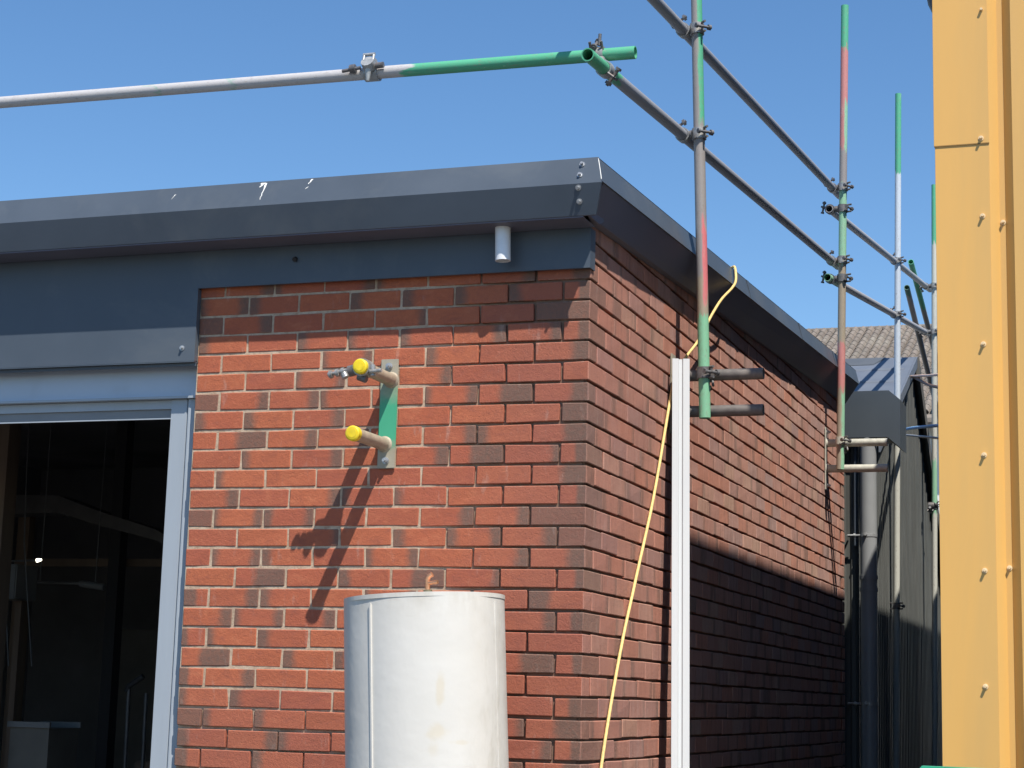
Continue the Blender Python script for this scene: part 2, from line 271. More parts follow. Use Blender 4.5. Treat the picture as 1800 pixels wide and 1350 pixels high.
# ------------------------------------------------------------------ mesh helpers
class MB:
    def __init__(s): s.v = []; s.f = []; s.sm = []
    def add(s, vs, fs, smooth=False):
        o = len(s.v); s.v += [tuple(v) for v in vs]; s.f += [tuple(o + i for i in f) for f in fs]; s.sm += [smooth] * len(fs); return s
    def box(s, a, b):
        x0, y0, z0 = a; x1, y1, z1 = b
        return s.add([(x0, y0, z0), (x1, y0, z0), (x1, y1, z0), (x0, y1, z0), (x0, y0, z1), (x1, y0, z1), (x1, y1, z1), (x0, y1, z1)],
                     [(0, 3, 2, 1), (4, 5, 6, 7), (0, 1, 5, 4), (1, 2, 6, 5), (2, 3, 7, 6), (3, 0, 4, 7)])
    def tube(s, p0, p1, r, n=16, r2=None, wall=0.0, caps=True):
        p0, p1 = Vector(p0), Vector(p1); d = (p1 - p0).normalized()
        a = d.orthogonal().normalized(); b = d.cross(a); r2 = r if r2 is None else r2
        ring = lambda p, q: [p + (a * math.cos(2 * math.pi * i / n) + b * math.sin(2 * math.pi * i / n)) * q for i in range(n)]
        vs = ring(p0, r) + ring(p1, r2)
        s.add(vs, [(i, (i + 1) % n, n + (i + 1) % n, n + i) for i in range(n)], True)
        if wall:
            vi = ring(p0, r - wall) + ring(p1, r2 - wall)
            s.add(vi, [(i, n + i, n + (i + 1) % n, (i + 1) % n) for i in range(n)], True)
            for base, rr, fl in ((p0, r, False), (p1, r2, True)):
                vv = ring(base, rr) + ring(base, rr - wall)
                s.add(vv, [((i + 1) % n, i, n + i, n + (i + 1) % n) if not fl else (i, (i + 1) % n, n + (i + 1) % n, n + i) for i in range(n)])
        elif caps:
            s.add(ring(p0, r), [tuple(reversed(range(n)))]); s.add(ring(p1, r2), [tuple(range(n))])
        return s
    def path(s, pts, r, n=8):
        pts = [Vector(p) for p in pts]; m = len(pts); vs = []; up = None
        for k, p in enumerate(pts):
            d = (pts[min(k + 1, m - 1)] - pts[max(k - 1, 0)]).normalized()
            a = d.orthogonal().normalized() if up is None else (up - d * up.dot(d)).normalized(); up = a; b = d.cross(a)
            vs += [p + (a * math.cos(2 * math.pi * i / n) + b * math.sin(2 * math.pi * i / n)) * r for i in range(n)]
        fs = [(k * n + i, k * n + (i + 1) % n, (k + 1) * n + (i + 1) % n, (k + 1) * n + i) for k in range(m - 1) for i in range(n)]
        s.add(vs, fs, True); s.add(vs[:n], [tuple(reversed(range(n)))]); s.add(vs[-n:], [tuple(range(n))]); return s
    def prism(s, prof, ax0, ax1, fn):
        """closed profile [(a,b)], swept between ax0 and ax1; fn(a,b,t)->xyz"""
        n = len(prof); vs = [fn(a, b, ax0) for a, b in prof] + [fn(a, b, ax1) for a, b in prof]
        s.add(vs, [(i, (i + 1) % n, n + (i + 1) % n, n + i) for i in range(n)])
        s.add(vs[:n], [tuple(reversed(range(n)))]); s.add(vs[n:], [tuple(range(n))]); return s
    def build(s, name, mat, parent=None, bevel=0.0):
        me = bpy.data.meshes.new(name); me.from_pydata(s.v, [], s.f); me.polygons.foreach_set("use_smooth", s.sm)
        bm = bmesh.new(); bm.from_mesh(me); bmesh.ops.recalc_face_normals(bm, faces=bm.faces)
        if bevel: bmesh.ops.bevel(bm, geom=[e for e in bm.edges if e.calc_face_angle(0) > 0.6], offset=bevel, segments=2, affect='EDGES', clamp_overlap=True)
        bm.to_mesh(me); bm.free(); me.materials.append(mat)
        o = bpy.data.objects.new(name, me); C.objects.link(o)
        if parent: o.parent = parent
        return o
def tag(o, label, cat, group=None):
    o['label'] = label; o['category'] = cat
    if group: o['group'] = group
    return o
def thing(name, label, cat, loc=(0, 0, 0), group=None):
    o = bpy.data.objects.new(name, None); o.empty_display_size = 0.2; C.objects.link(o); o.location = loc
    bpy.context.view_layer.update(); return tag(o, label, cat, group)
def par(o, p):                                   # parent keeping world placement (thing roots are unrotated)
    o.parent = p; o.location = o.location - p.location; return o
def struct(o): o['kind'] = 'structure'; return o

# ------------------------------------------------------------------ ground
g = MB(); g.add([(-400, -400, 0), (400, -400, 0), (400, 400, 0), (-400, 400, 0)], [(0, 1, 2, 3)])
struct(g.build("ground", M['ground']))

# ------------------------------------------------------------------ brick building
PITCH = 0.213; CH = 0.075; Z0 = 3.114; BL = PITCH - 0.0085; BH = 0.0660; BW = 0.0990
XL = -1.595; YE = 5.809
bld = thing("brick_building", "red brick workshop with anthracite eaves and an open dark doorway at the corner", "building", (-2.0, 2.0, 0))

def surf(nx, nz, f):
    return [f(i, j) for j in range(nz + 1) for i in range(nx + 1)], [(j * (nx + 1) + i, j * (nx + 1) + i + 1, (j + 1) * (nx + 1) + i + 1, (j + 1) * (nx + 1) + i) for j in range(nz) for i in range(nx)]
def sst(a, b, x):
    t = min(1, max(0, (x - a) / (b - a))); return t * t * (3 - 2 * t)
def rec_front(x, z):
    n = mnoise.noise(Vector((x * 5, 0.3, z * 5)))
    n2 = mnoise.noise(Vector((x * 21, 7.3, z * 21)))
    deep = max(sst(-0.66, -0.36, x + 0.10 * n), sst(1.62, 1.44, z + 0.05 * n + 0.05 * (x + 1.6)))
    return 0.0034 + 0.0012 * n2 + deep * 0.0125
# front wall: mortar face + body
zt = 3.36
fm = MB(); vs, fs = surf(64, 134, lambda i, j: (XL + (-0.011 - XL) * i / 64, rec_front(XL + (-0.011 - XL) * i / 64, zt * j / 134), zt * j / 134))
fm.add(vs, fs)
fm.box((XL, 0.02, 0), (-0.02, 0.21, zt))
wall_f = par(fm.build("wall", M['mortar']), bld)
def roofz(y): return 3.315 + 0.048 * y
sm_ = MB()
def rs(i, j):
    y = 0.011 + (YE - 0.011) * i / 110; top = roofz(y) + 0.04
    z = top * j / 120
    return (-0.015 - 0.003 * mnoise.noise(Vector((y * 8, 1, z * 12))), y, z)
vs, fs = surf(110, 120, rs); sm_.add(vs, fs)
sm_.add([(-0.02, 0.012, 0), (-0.02, YE - .003, 0), (-0.02, YE - .003, roofz(YE)), (-0.02, 0.012, 3.33), (-0.21, 0.012, 0), (-0.21, YE - .003, 0), (-0.21, YE - .003, roofz(YE)), (-0.21, 0.012, 3.33)],
        [(0, 1, 2, 3), (4, 7, 6, 5), (0, 3, 7, 4), (1, 5, 6, 2), (3, 2, 6, 7)])
wall_s = par(sm_.build("wall", M['mortar']), bld)

# brick meshes (variants shared by alike bricks)
def brick_bm(L, W, H, rnd, q=False):
    bm = bmesh.new(); j = lambda a: rnd.uniform(-a, a)
    v = [bm.verts.new((sx * L / 2 + j(.0020), (0 if sy < 0 else W) + j(.0014), sz * H / 2 + j(.0019))) for sz in (-1, 1) for sy in (-1, 1) for sx in (-1, 1)]
    for f in ((0, 1, 5, 4), (1, 3, 7, 5), (3, 2, 6, 7), (2, 0, 4, 6), (4, 5, 7, 6), (2, 3, 1, 0)): bm.faces.new([v[i] for i in f])
    bmesh.ops.bevel(bm, geom=list(bm.edges), offset=0.0028, segments=1, affect='EDGES')
    bmesh.ops.recalc_face_normals(bm, faces=bm.faces); return bm
def flash(rnd, kind):
    r = rnd.random(); fl = fr = -0.5; dk = 0.0
    if kind == 'stretcher':
        if r < 0.22: fl = rnd.uniform(.10, .24)
        elif r < 0.47: fr = rnd.uniform(.10, .26)
        elif r < 0.53: fl = rnd.uniform(.08, .18); fr = rnd.uniform(.08, .2)
        elif r < 0.555: fr = rnd.uniform(.45, .65)
    elif kind == 'half':
        if r < 0.34: dk = rnd.uniform(.7, 1)
        elif r < 0.6: fl = rnd.uniform(.25, .55)
    else:                                         # quoin: the end that shows on both faces
        if r < 0.52: fr = rnd.uniform(.25, .55)
        elif r < 0.82: dk = rnd.uniform(.75, 1)
        elif r < 0.88: fl = rnd.uniform(.2, .4)
    return fl, fr, dk
def brick_mesh(L, W, kind, rnd, sh=1.0, fk=None):
    bm = brick_bm(L, W, BH, rnd); me = bpy.data.meshes.new("brick"); bm.to_mesh(me); bm.free()
    dress(me, [(L, fk or flash(rnd, kind), rnd.random(), sh)], [len(me.vertices)], [Vector()]); me.materials.append(M['brick']); return me
def dress(me, infos, counts, locs, mats=None):
    uvl = me.uv_layers.new(name="UVMap"); per = []
    us = [0.0] * len(me.vertices); ws = [0.0] * len(me.vertices); A = {k: [0.0] * len(me.vertices) for k in ("fl", "fr", "dk", "tn", "sh")}
    k = 0
    for n, ((L, (fl, fr, dk), tn, sh), cnt) in enumerate(zip(infos, counts)):
        for i in range(cnt):
            co = me.vertices[k].co if mats is None else mats[n] @ me.vertices[k].co
            us[k] = co.x / L + 0.5; ws[k] = co.z / BH + 0.5
            A["fl"][k] = fl; A["fr"][k] = fr; A["dk"][k] = dk; A["tn"][k] = tn; A["sh"][k] = sh; k += 1
    uvs = [0.0] * (2 * len(me.loops))
    for l in me.loops: uvs[2 * l.index] = us[l.vertex_index]; uvs[2 * l.index + 1] = ws[l.vertex_index]
    uvl.data.foreach_set("uv", uvs)
    for kk, arr in A.items():
        a = me.attributes.new(kk, 'FLOAT', 'POINT'); a.data.foreach_set("value", arr)
rb = random.Random(11)
V_ST = [brick_mesh(BL, BW, 'stretcher', rb) for _ in range(34)]
V_HALF = [brick_mesh(0.1015, BW, 'half', rb) for _ in range(10)]
V_QS = [brick_mesh(0.2055, BW, 'quoin', rb) for _ in range(14)]      # long side on the front face
V_QH = [brick_mesh(0.099, 0.2055, 'quoin', rb) for _ in range(14)]   # short side on the front face
V_SD = [brick_mesh(PITCH - 0.0035, BW, 'stretcher', rb) for _ in range(24)]
specs = []     # (meshlist, matrix, size rank, wall)
def jit(a): return rb.uniform(-a, a)
def put(lst, x, y, z, rz, rank, wall, prot=0.0012):
    Mx = Matrix.Translation((x + (jit(.0012) if rz == 0 else jit(prot)), y + (jit(prot) if rz == 0 else jit(.0012)), z + jit(.0014))) @ Matrix.Rotation(rz + jit(.003), 4, 'Z') @ Matrix.Rotation(jit(.007), 4, 'Y')
    specs.append([lst, Mx, rank, wall])
for k in range(-7, 41):
    zc = Z0 - k * CH - CH / 2 - 0.0
    if zc - BH / 2 < 0.0: continue
    hdr = (k % 2 == 0)
    vis = 1.22 < zc < 3.20
    # front
    if zc < 3.33:
        if hdr:
            put(V_QH, -0.0495, 0.0, zc, 0, 0 if vis else 900, 'f')
            for n in range(7):
                put(V_ST, -0.104 - PITCH * n - PITCH / 2, 0.0, zc, 0, 1 if vis else 901, 'f')
        else:
            put(V_QS, -0.10275, 0.0, zc, 0, 0 if vis else 900, 'f')
            for n in range(6):
                put(V_ST, -0.2105 - PITCH * n - PITCH / 2, 0.0, zc, 0, 1 if vis else 901, 'f')
            put(V_HALF, XL + 0.0505, 0.0, zc, 0, 1 if vis else 901, 'f')
    # return wall
    y0 = 0.104 if not hdr else 0.2105
    if zc >= 3.33: y0 = 0.104 if not hdr else 0.0
    n = 0
    while y0 + BL < YE + 0.02:
        yc = y0 + PITCH / 2
        L = V_SD
        if zc - BH / 2 < roofz(yc + .11) + 0.012 and zc + BH / 2 < roofz(yc) + .17:
            put(L, 0.0, yc, zc, math.pi / 2, 10 + yc if vis or zc > 3 else 950, 's', 0.0014)
        y0 += PITCH; n += 1
    rest = YE - y0
    if rest > 0.06 and zc - BH / 2 < roofz(YE) + 0.01:
        put(V_HALF, 0.0, YE - 0.0515, zc, math.pi / 2, 20, 's', 0.0014)
    elif rest > 0.02: pass
order = sorted(range(len(specs)), key=lambda i: specs[i][2])
indiv = set(order[:300])
bulk = {'f': [], 's': []}
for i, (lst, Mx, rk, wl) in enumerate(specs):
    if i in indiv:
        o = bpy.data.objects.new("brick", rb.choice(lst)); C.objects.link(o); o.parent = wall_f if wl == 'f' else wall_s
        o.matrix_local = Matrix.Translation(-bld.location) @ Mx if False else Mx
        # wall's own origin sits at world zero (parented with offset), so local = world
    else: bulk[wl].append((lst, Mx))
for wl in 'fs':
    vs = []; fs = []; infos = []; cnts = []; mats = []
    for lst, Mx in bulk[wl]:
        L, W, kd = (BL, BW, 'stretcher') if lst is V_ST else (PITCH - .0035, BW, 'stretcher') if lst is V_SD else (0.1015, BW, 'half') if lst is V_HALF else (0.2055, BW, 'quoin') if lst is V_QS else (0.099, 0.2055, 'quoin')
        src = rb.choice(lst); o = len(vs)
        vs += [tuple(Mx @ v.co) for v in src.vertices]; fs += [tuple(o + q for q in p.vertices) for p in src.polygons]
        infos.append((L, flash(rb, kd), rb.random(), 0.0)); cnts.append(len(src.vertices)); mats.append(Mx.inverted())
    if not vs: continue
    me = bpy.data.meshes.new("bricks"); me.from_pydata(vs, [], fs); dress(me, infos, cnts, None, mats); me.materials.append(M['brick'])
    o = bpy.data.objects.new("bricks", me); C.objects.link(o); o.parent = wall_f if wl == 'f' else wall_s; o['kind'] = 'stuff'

# eaves: front fascia profile (out, z), swept along X; soffit return; drop board
XE = 0.071; XW = -6.2
SL = 0.0505
fa = MB()
prof = [(0.168, 3.520), (0.210, 3.414), (0.175, 3.306), (0.171, 3.304), (0.165, 3.309), (0.200, 3.414), (0.160, 3.511)]
def fx(a, b, t): return (t, -a, b)
def fxe(a, b, t):                                # right end follows the leaning verge trim
    if t < 0: return (t, -a, b)
    e = 0.024 * min(1.0, (3.520 - b) / 0.106) if b > 3.412 else 0.024 - 0.028 * (3.412 - b) / 0.106
    return (t + e, -a, b)
fa.prism(prof, XW, XE + 0.0015, fxe)
fascia = par(fa.build("eaves_fascia", M['anthracite']), bld)
so = MB(); so.box((XW, -0.171, 3.300), (XE - 0.05, -0.028, 3.304)); par(so.build("soffit", M['anthracite_under']), bld)
db = MB(); db.box((XL + .0035, -0.030, 3.150), (0.004, -0.018, 3.299)); db.box((0.004, -0.030, 3.150), (0.0075, 0.03, 3.299)); par(db.build("drop_board", M['anthracite']), bld)
# right end cap of the eaves box
ec = MB(); ec.prism([(0.160, 3.511), (0.200, 3.414), (0.165, 3.309), (0.03, 3.309), (-0.02, 3.33), (-0.02, 3.52)], 0.036, 0.040, fx)
par(ec.build("eaves_end", M['anthracite_under']), bld)
# verge trim along +Y, rising with the roof
vt = MB(); y0, y1 = -0.166, 5.86
def zv(y): return 3.516 + SL * (y + 0.168)
P = lambda x, y, dz: (x, y, zv(y) + dz)
vt.add([P(XE, y0, 0), P(XE, y1, 0), P(XE + .025, y1 - .012, -0.093), P(XE + .025, y0 - .035, -0.093),
        P(XE - .014, y0, 0), P(XE - .014, y1, 0), P(XE + .013, y1 - .012, -0.093), P(XE + .013, y0 - .035, -0.093)],
       [(0, 1, 2, 3), (7, 6, 5, 4), (0, 4, 5, 1), (3, 2, 6, 7), (1, 5, 6, 2), (0, 3, 7, 4)])
verge = par(vt.build("verge_trim", M['anthracite']), bld)
js = MB()
for yj in (1.36, 2.36, 3.75, 4.9):
    js.add([P(XE + .0035, yj, .002), P(XE + .0035, yj + .05, .002), P(XE + .0275, yj + .05, -.094), P(XE + .0275, yj, -.094), P(XE + .001, yj, .002), P(XE + .001, yj + .05, .002), P(XE + .0245, yj + .05, -.094), P(XE + .0245, yj, -.094)],
           [(0, 1, 2, 3), (7, 6, 5, 4), (0, 4, 5, 1), (3, 2, 6, 7), (1, 5, 6, 2), (0, 3, 7, 4)])
par(js.build("joint_cover", M['anthracite']), bld)
vs_ = MB()
ya, yb = -0.160, 5.845
zi = lambda y: roofz(max(y, 0)) + (0.0 if y > 0 else 0.0)
vs_.add([(XE + .019, ya, zv(ya) - .0945), (XE + .019, yb, zv(yb) - .0945), (0.002, yb, roofz(yb)), (0.002, 0.0, roofz(0)), (0.03, -0.15, 3.314),
         (XE + .012, ya, zv(ya) - .086), (XE + .012, yb, zv(yb) - .086), (0.002, yb, roofz(yb) + .012), (0.002, 0.0, roofz(0) + .012), (0.03, -0.15, 3.326)],
        [(0, 1, 2, 3, 4), (9, 8, 7, 6, 5), (0, 5, 6, 1), (1, 6, 7, 2), (2, 7, 8, 3), (3, 8, 9, 4), (4, 9, 5, 0)])
par(vs_.build("verge_soffit", M['anthracite_under']), bld)
# back end plate of verge box
be = MB(); be.add([(XE - .004, yb, zv(yb) - .002), (XE + .018, yb, zv(yb) - .092), (-0.05, yb, roofz(yb) - .01), (-0.25, yb, roofz(yb) - .01), (-0.25, yb, zv(yb) - .002),
                   (XE - .004, yb + .004, zv(yb) - .002), (XE + .018, yb + .004, zv(yb) - .092), (-0.05, yb + .004, roofz(yb) - .01), (-0.25, yb + .004, roofz(yb) - .01), (-0.25, yb + .004, zv(yb) - .002)],
                  [(0, 1, 2, 3, 4), (9, 8, 7, 6, 5), (0, 5, 6, 1), (1, 6, 7, 2), (2, 7, 8, 3), (3, 8, 9, 4), (4, 9, 5, 0)])
par(be.build("verge_end", M['anthracite']), bld)
rf = MB(); rf.add([(XW, -0.166, zv(-.166) + .003), (XE, -0.166, zv(-.166) + .003), (XE, y1, zv(y1) + .003), (XW, y1, zv(y1) + .003), (XW, -0.150, zv(-.150) - .04), (XE - .02, -0.150, zv(-.150) - .04), (XE - .02, y1, zv(y1) - .04), (XW, y1, zv(y1) - .04)],
                  [(0, 1, 2, 3), (7, 6, 5, 4), (0, 4, 5, 1), (1, 5, 6, 2), (2, 6, 7, 3), (3, 7, 4, 0)])
par(rf.build("roof", M['roof']), bld)
b = MB(); b.path([(XE + .0012, -0.169, 3.514), (XE + .013, -0.187, 3.472), (XE + .024, -0.203, 3.427)], .0016, 6); par(b.build("sealant_line", M['bird']), bld)
# screws: dome + washer, built along a normal
def screw(p, nrm, r, mat, parent, ht=None):
    nrm = Vector(nrm).normalized(); p = Vector(p); b = MB()
    b.tube(p, p + nrm * r * 0.35, r * 1.25, 12); b.tube(p + nrm * r * 0.35, p + nrm * (ht or r * 1.5), r * 0.8, 8, r2=r * 0.62)
    o = b.build("screw", mat); par(o, parent) if parent.type == 'EMPTY' else setattr(o, 'parent', parent); return o
for x, yy, zz, nn in ((0.016, -0.1795, 3.492, (0, -.93, .36)), (0.013, -0.1965, 3.448, (0, -.93, .36)), (0.011, -0.2055, 3.400, (0, -.95, -.31)), (0.012, -0.191, 3.353, (0, -.95, -.31))):
    screw((x, yy, zz), nn, 0.0085, M['screw'], fascia)
for x, zz in ((-0.16, 3.526), (-0.33, 3.530), (-1.38, 3.526)):
    screw((x, -0.10, zz - .002), (0, 0, 1), 0.008, M['screw'], fascia)
def dropping(cx, z0, z1, wd):
    bd = MB(); n = 9; pts = []
    for i in range(n):
        t = i / (n - 1); z = z0 + (z1 - z0) * t; wv = wd * (1.0 - 0.75 * t) * (0.7 + 0.6 * random.random()); xo = cx - 0.012 * t + random.uniform(-.002, .002)
        o = 0.168 + (3.520 - z) * (0.042 / 0.106) + 0.0008
        pts.append(((xo - wv, -o - .0004, z), (xo + wv, -o - .0004, z)))
    vv = [q for p in pts for q in p]; bd.add(vv, [(2 * i, 2 * i + 1, 2 * i + 3, 2 * i + 2) for i in range(n - 1)])
    o = bd.build("bird_dropping", M['bird']); o.parent = fascia
dropping(-1.243, 3.512, 3.440, 0.0042); dropping(-1.255, 3.514, 3.495, 0.009); dropping(-1.052, 3.515, 3.494, 0.0045); dropping(-1.062, 3.482, 3.472, 0.0025); dropping(-1.63, 3.49, 3.47, 0.002)
hk = MB(); hk.tube((-1.176, -0.030, 3.246), (-1.176, -0.042, 3.240), 0.009, 10); par(hk.build("bolt_hole_plug", M['black']), bld)
# outlet pipe under the soffit
op = MB(); op.tube((-0.310, -0.095, 3.302), (-0.306, -0.095, 3.176), 0.0285, 20, wall=0.004); par(op.build("outlet_pipe", M['outlet']), bld)

# cladding panel over the doorway
XD0 = -4.2
cp = MB(); cp.box((XW, -0.0290, 2.862), (XL + .003, -0.020, 3.299)); cp.box((XW, -0.0285, 2.858), (XL + .002, 0.045, 2.8615)); cp.box((XW, -0.012, 2.846), (XL + .002, -0.008, 2.8575)); cp.box((XL - .001, -0.0195, 2.8645), (XL + .0025, -0.002, 3.149))
panel = par(cp.build("cladding_panel", M['anthracite']), bld)
screw((-1.648, -0.0290, 2.914), (0, -1, 0), 0.0085, M['screw'], panel)
# lintel (steel channel), ledge, shutter head
li = MB(); li.box((XD0 - .1, 0.060, 2.738), (-1.6, 0.075, 2.880)); lintel = par(li.build("lintel", M['lintel']), bld)
lg = MB(); lg.box((XD0 - .1, 0.035, 2.728), (-1.60, 0.085, 2.737)); par(lg.build("lintel_ledge", M['guide']), bld)
sh = MB(); sh.box((XD0 - .1, 0.068, 2.692), (-1.731, 0.09, 2.7265)); sh.box((XD0 - .1, 0.055, 2.649), (-1.731, 0.060, 2.6535)); par(sh.build("shutter_head", M['guide']), bld)
shd = MB(); shd.box((XD0 - .1, 0.078, 2.654), (-1.731, 0.098, 2.6915)); par(shd.build("shutter_slot", M['lintel_dark']), bld)
# right guide rail, folded
gd = MB(); gx0, gx1 = -1.731, -1.612
gd.prism([(gx0, 0.06), (gx0 + .068, 0.06), (gx0 + .071, 0.066), (gx0 + .078, 0.066), (gx0 + .080, 0.052), (gx0 + .086, 0.052), (gx1 - .0, 0.062), (gx1 + .014, 0.062), (gx1 + .014, 0.16), (gx0, 0.16)], 0.0, 2.7265, lambda a, b, t: (a, b, t))
guide = par(gd.build("shutter_guide", M['guide']), bld)
gl = MB(); gl.box((XD0 - .1, 0.06, 0), (XD0, 0.16, 2.7265)); par(gl.build("shutter_guide", M['guide']), bld)
# wall left of the doorway (outside the picture) and other outer walls, plain
ow = MB(); ow.box((XW, 0.0, 0), (XD0 - .1, 0.21, 2.855)); ow.box((XW, 0.215, 0), (XW + .2, YE, 3.4)); ow.box((XW + .2, YE - .2, 0), (-0.22, YE - .004, 3.5)); par(ow.build("rear_wall", M['mortar']), bld)
hh = MB(); hh.box((XW, 0.076, 2.74), (XL + .0, 0.20, 3.28)); par(hh.build("head_beam", M['black']), bld)
# interior shell
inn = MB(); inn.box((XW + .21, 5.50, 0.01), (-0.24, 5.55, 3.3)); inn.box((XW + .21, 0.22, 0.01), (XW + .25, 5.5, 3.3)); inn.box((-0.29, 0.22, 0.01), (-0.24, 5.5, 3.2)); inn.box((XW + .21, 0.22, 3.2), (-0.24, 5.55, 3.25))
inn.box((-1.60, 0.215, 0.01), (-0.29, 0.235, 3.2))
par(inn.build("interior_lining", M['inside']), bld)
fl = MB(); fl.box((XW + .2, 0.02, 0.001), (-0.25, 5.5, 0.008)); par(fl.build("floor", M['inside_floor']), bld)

# ------------------------------------------------------------------ things inside the doorway
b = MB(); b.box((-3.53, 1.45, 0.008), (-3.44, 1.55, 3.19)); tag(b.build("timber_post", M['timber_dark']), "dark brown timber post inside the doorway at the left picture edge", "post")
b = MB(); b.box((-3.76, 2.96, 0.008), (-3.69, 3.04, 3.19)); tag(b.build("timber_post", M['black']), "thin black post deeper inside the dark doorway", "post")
b = MB()
pts = [(-4.55, 2.71), (-4.12, 2.70), (-3.82, 2.60), (-3.46, 2.50), (-3.15, 2.34)]
top = [(x, z) for x, z in pts]; bot = [(x, z - 0.12 + 0.02 * i) for i, (x, z) in enumerate(pts)]
b.prism(top + bot[::-1], 2.95, 3.12, lambda a, bb, t: (a, t, bb)); stack = b
shelfstand = thing("timber_rack", "shadowy rack holding a bowed grey board inside the doorway", "rack", (-4.2, 3.0, 0))
par(stack.build("bowed_board", M['timber_grey']), shelfstand)
b = MB(); b.box((-4.5, 3.13, 0.008), (-4.42, 3.19, 2.66)); par(b.build("upright", M['timber_dark']), shelfstand)
b = MB(); b.box((-3.30, 3.13, 0.008), (-3.22, 3.19, 2.36)); par(b.build("upright", M['timber_dark']), shelfstand)
b = MB(); b.box((-4.5, 3.125, 2.30), (-3.22, 3.1295, 2.345)); par(b.build("rail", M['timber_dark']), shelfstand)
# wall cabinet on a stand with a pipe that carries a small lit bulb
cab = thing("cabinet", "small grey cabinet box under the lit bulb inside the doorway", "cabinet", (-3.77, 2.1, 0))
b = MB(); b.box((-3.86, 2.0, 2.045), (-3.715, 2.2, 2.228)); par(b.build("case", M['cabinet'], bevel=.006), cab)
b = MB(); b.box((-3.80, 2.14, 0.008), (-3.765, 2.175, 2.044)); par(b.build("stand", M['timber_dark']), cab)
lampt = thing("bulb_lamp", "tiny glowing bulb on a thin horizontal rod in the dark doorway", "lamp", (-3.6, 2.0, 2.245))
b = MB(); b.tube((-3.95, 2.0, 2.240), (-3.595, 2.0, 2.246), 0.005, 8); par(b.build("rod", M['thin_metal']), lampt)
m, nt, p = new_mat("lit_bulb"); p.inputs["Emission Color"].default_value = (1, 0.93, 0.75, 1); p.inputs["Emission Strength"].default_value = 2.5
b = MB(); b.tube((-3.595, 2.0, 2.246), (-3.568, 2.0, 2.250), 0.011, 10, r2=0.006); par(b.build("bulb", m), lampt)
for x0, x1, lab in ((-3.66, -3.56, "nearer pale cord hanging by the bulb inside the doorway"), (-3.79, -3.70, "cord hanging beside the grey cabinet inside the doorway")):
    b = MB(); b.path([(x0 + (x1 - x0) * t / 6, 1.97, 2.34 - 0.64 * t / 6) for t in range(7)] , 0.0045, 6)
    b.path([(x0, 1.97, 2.34), (x0 - .02, 1.97, 2.8), (x0 - .02, 1.97, 3.199)], 0.004, 6); tag(b.build("hanging_rope", M['thin_metal']), lab, "cord")
b = MB(); b.tube((-3.92, 2.5, 2.166), (-3.64, 2.5, 2.160), 0.008, 8); b.tube((-3.64, 2.5, 2.160), (-3.49, 2.5, 2.140), 0.019, 10)
b.path([(-3.9, 2.5, 2.17), (-3.9, 2.5, 3.199)], 0.003, 6); b.path([(-3.55, 2.5, 2.15), (-3.55, 2.52, 3.199)], 0.002, 6)
tag(b.build("hanging_tube", M['cabinet']), "pale tube hanging level in the middle of the dark doorway", "tube")
bn = thing("crate", "dull board crate with pale rim at the bottom left of the doorway", "crate", (-3.3, 1.7, 0))
b = MB(); b.box((-3.41, 1.6, 0.01), (-3.19, 1.61, 1.40)); b.box((-3.41, 1.85, 0.01), (-3.19, 1.86, 1.40)); b.box((-3.41, 1.611, 0.01), (-3.40, 1.849, 1.40)); b.box((-3.20, 1.611, 0.01), (-3.19, 1.849, 1.40)); par(b.build("side_panel", M['bin']), bn)
b = MB(); b.box((-3.42, 1.585, 1.401), (-3.18, 1.60, 1.428)); b.box((-3.42, 1.86, 1.401), (-3.18, 1.875, 1.428)); par(b.build("rim", M['cabinet']), bn)
ht = thing("hand_truck", "hand truck with bent black handle inside the doorway beside the right jamb", "hand truck", (-3.09, 2.3, 0.01))
b = MB(); b.path([(-3.104, 2.2, 0.12), (-3.12, 2.2, 1.60)], 0.011, 8); b.path([(-3.06, 2.3, 0.12), (-3.075, 2.3, 1.58)], 0.011, 8); par(b.build("upright", M['thin_metal']), ht)
b = MB(); b.path([(-3.131, 2.2, 1.585), (-3.12, 2.2, 1.615), (-3.08, 2.2, 1.64), (-3.04, 2.2, 1.666)], 0.015, 8); par(b.build("handle", M['black']), ht)
b = MB(); b.box((-3.17, 2.05, 0.01), (-3.0, 2.32, 0.02)); par(b.build("toe_plate", M['thin_metal']), ht)
for yy in (2.18, 2.36):
    b = MB(); b.tube((-3.15, yy, .09), (-3.11, yy, .09), .08, 14); par(b.build("wheel", M['black']), ht)
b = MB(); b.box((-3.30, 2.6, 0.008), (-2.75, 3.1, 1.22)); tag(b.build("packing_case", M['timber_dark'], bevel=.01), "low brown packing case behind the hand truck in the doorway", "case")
b = MB(); b.box((-4.40, 4.0, 0.008), (-3.75, 4.03, 1.97)); tag(b.build("plywood_sheet", M['bin']), "dim plywood sheet standing deep inside the doorway", "sheet")

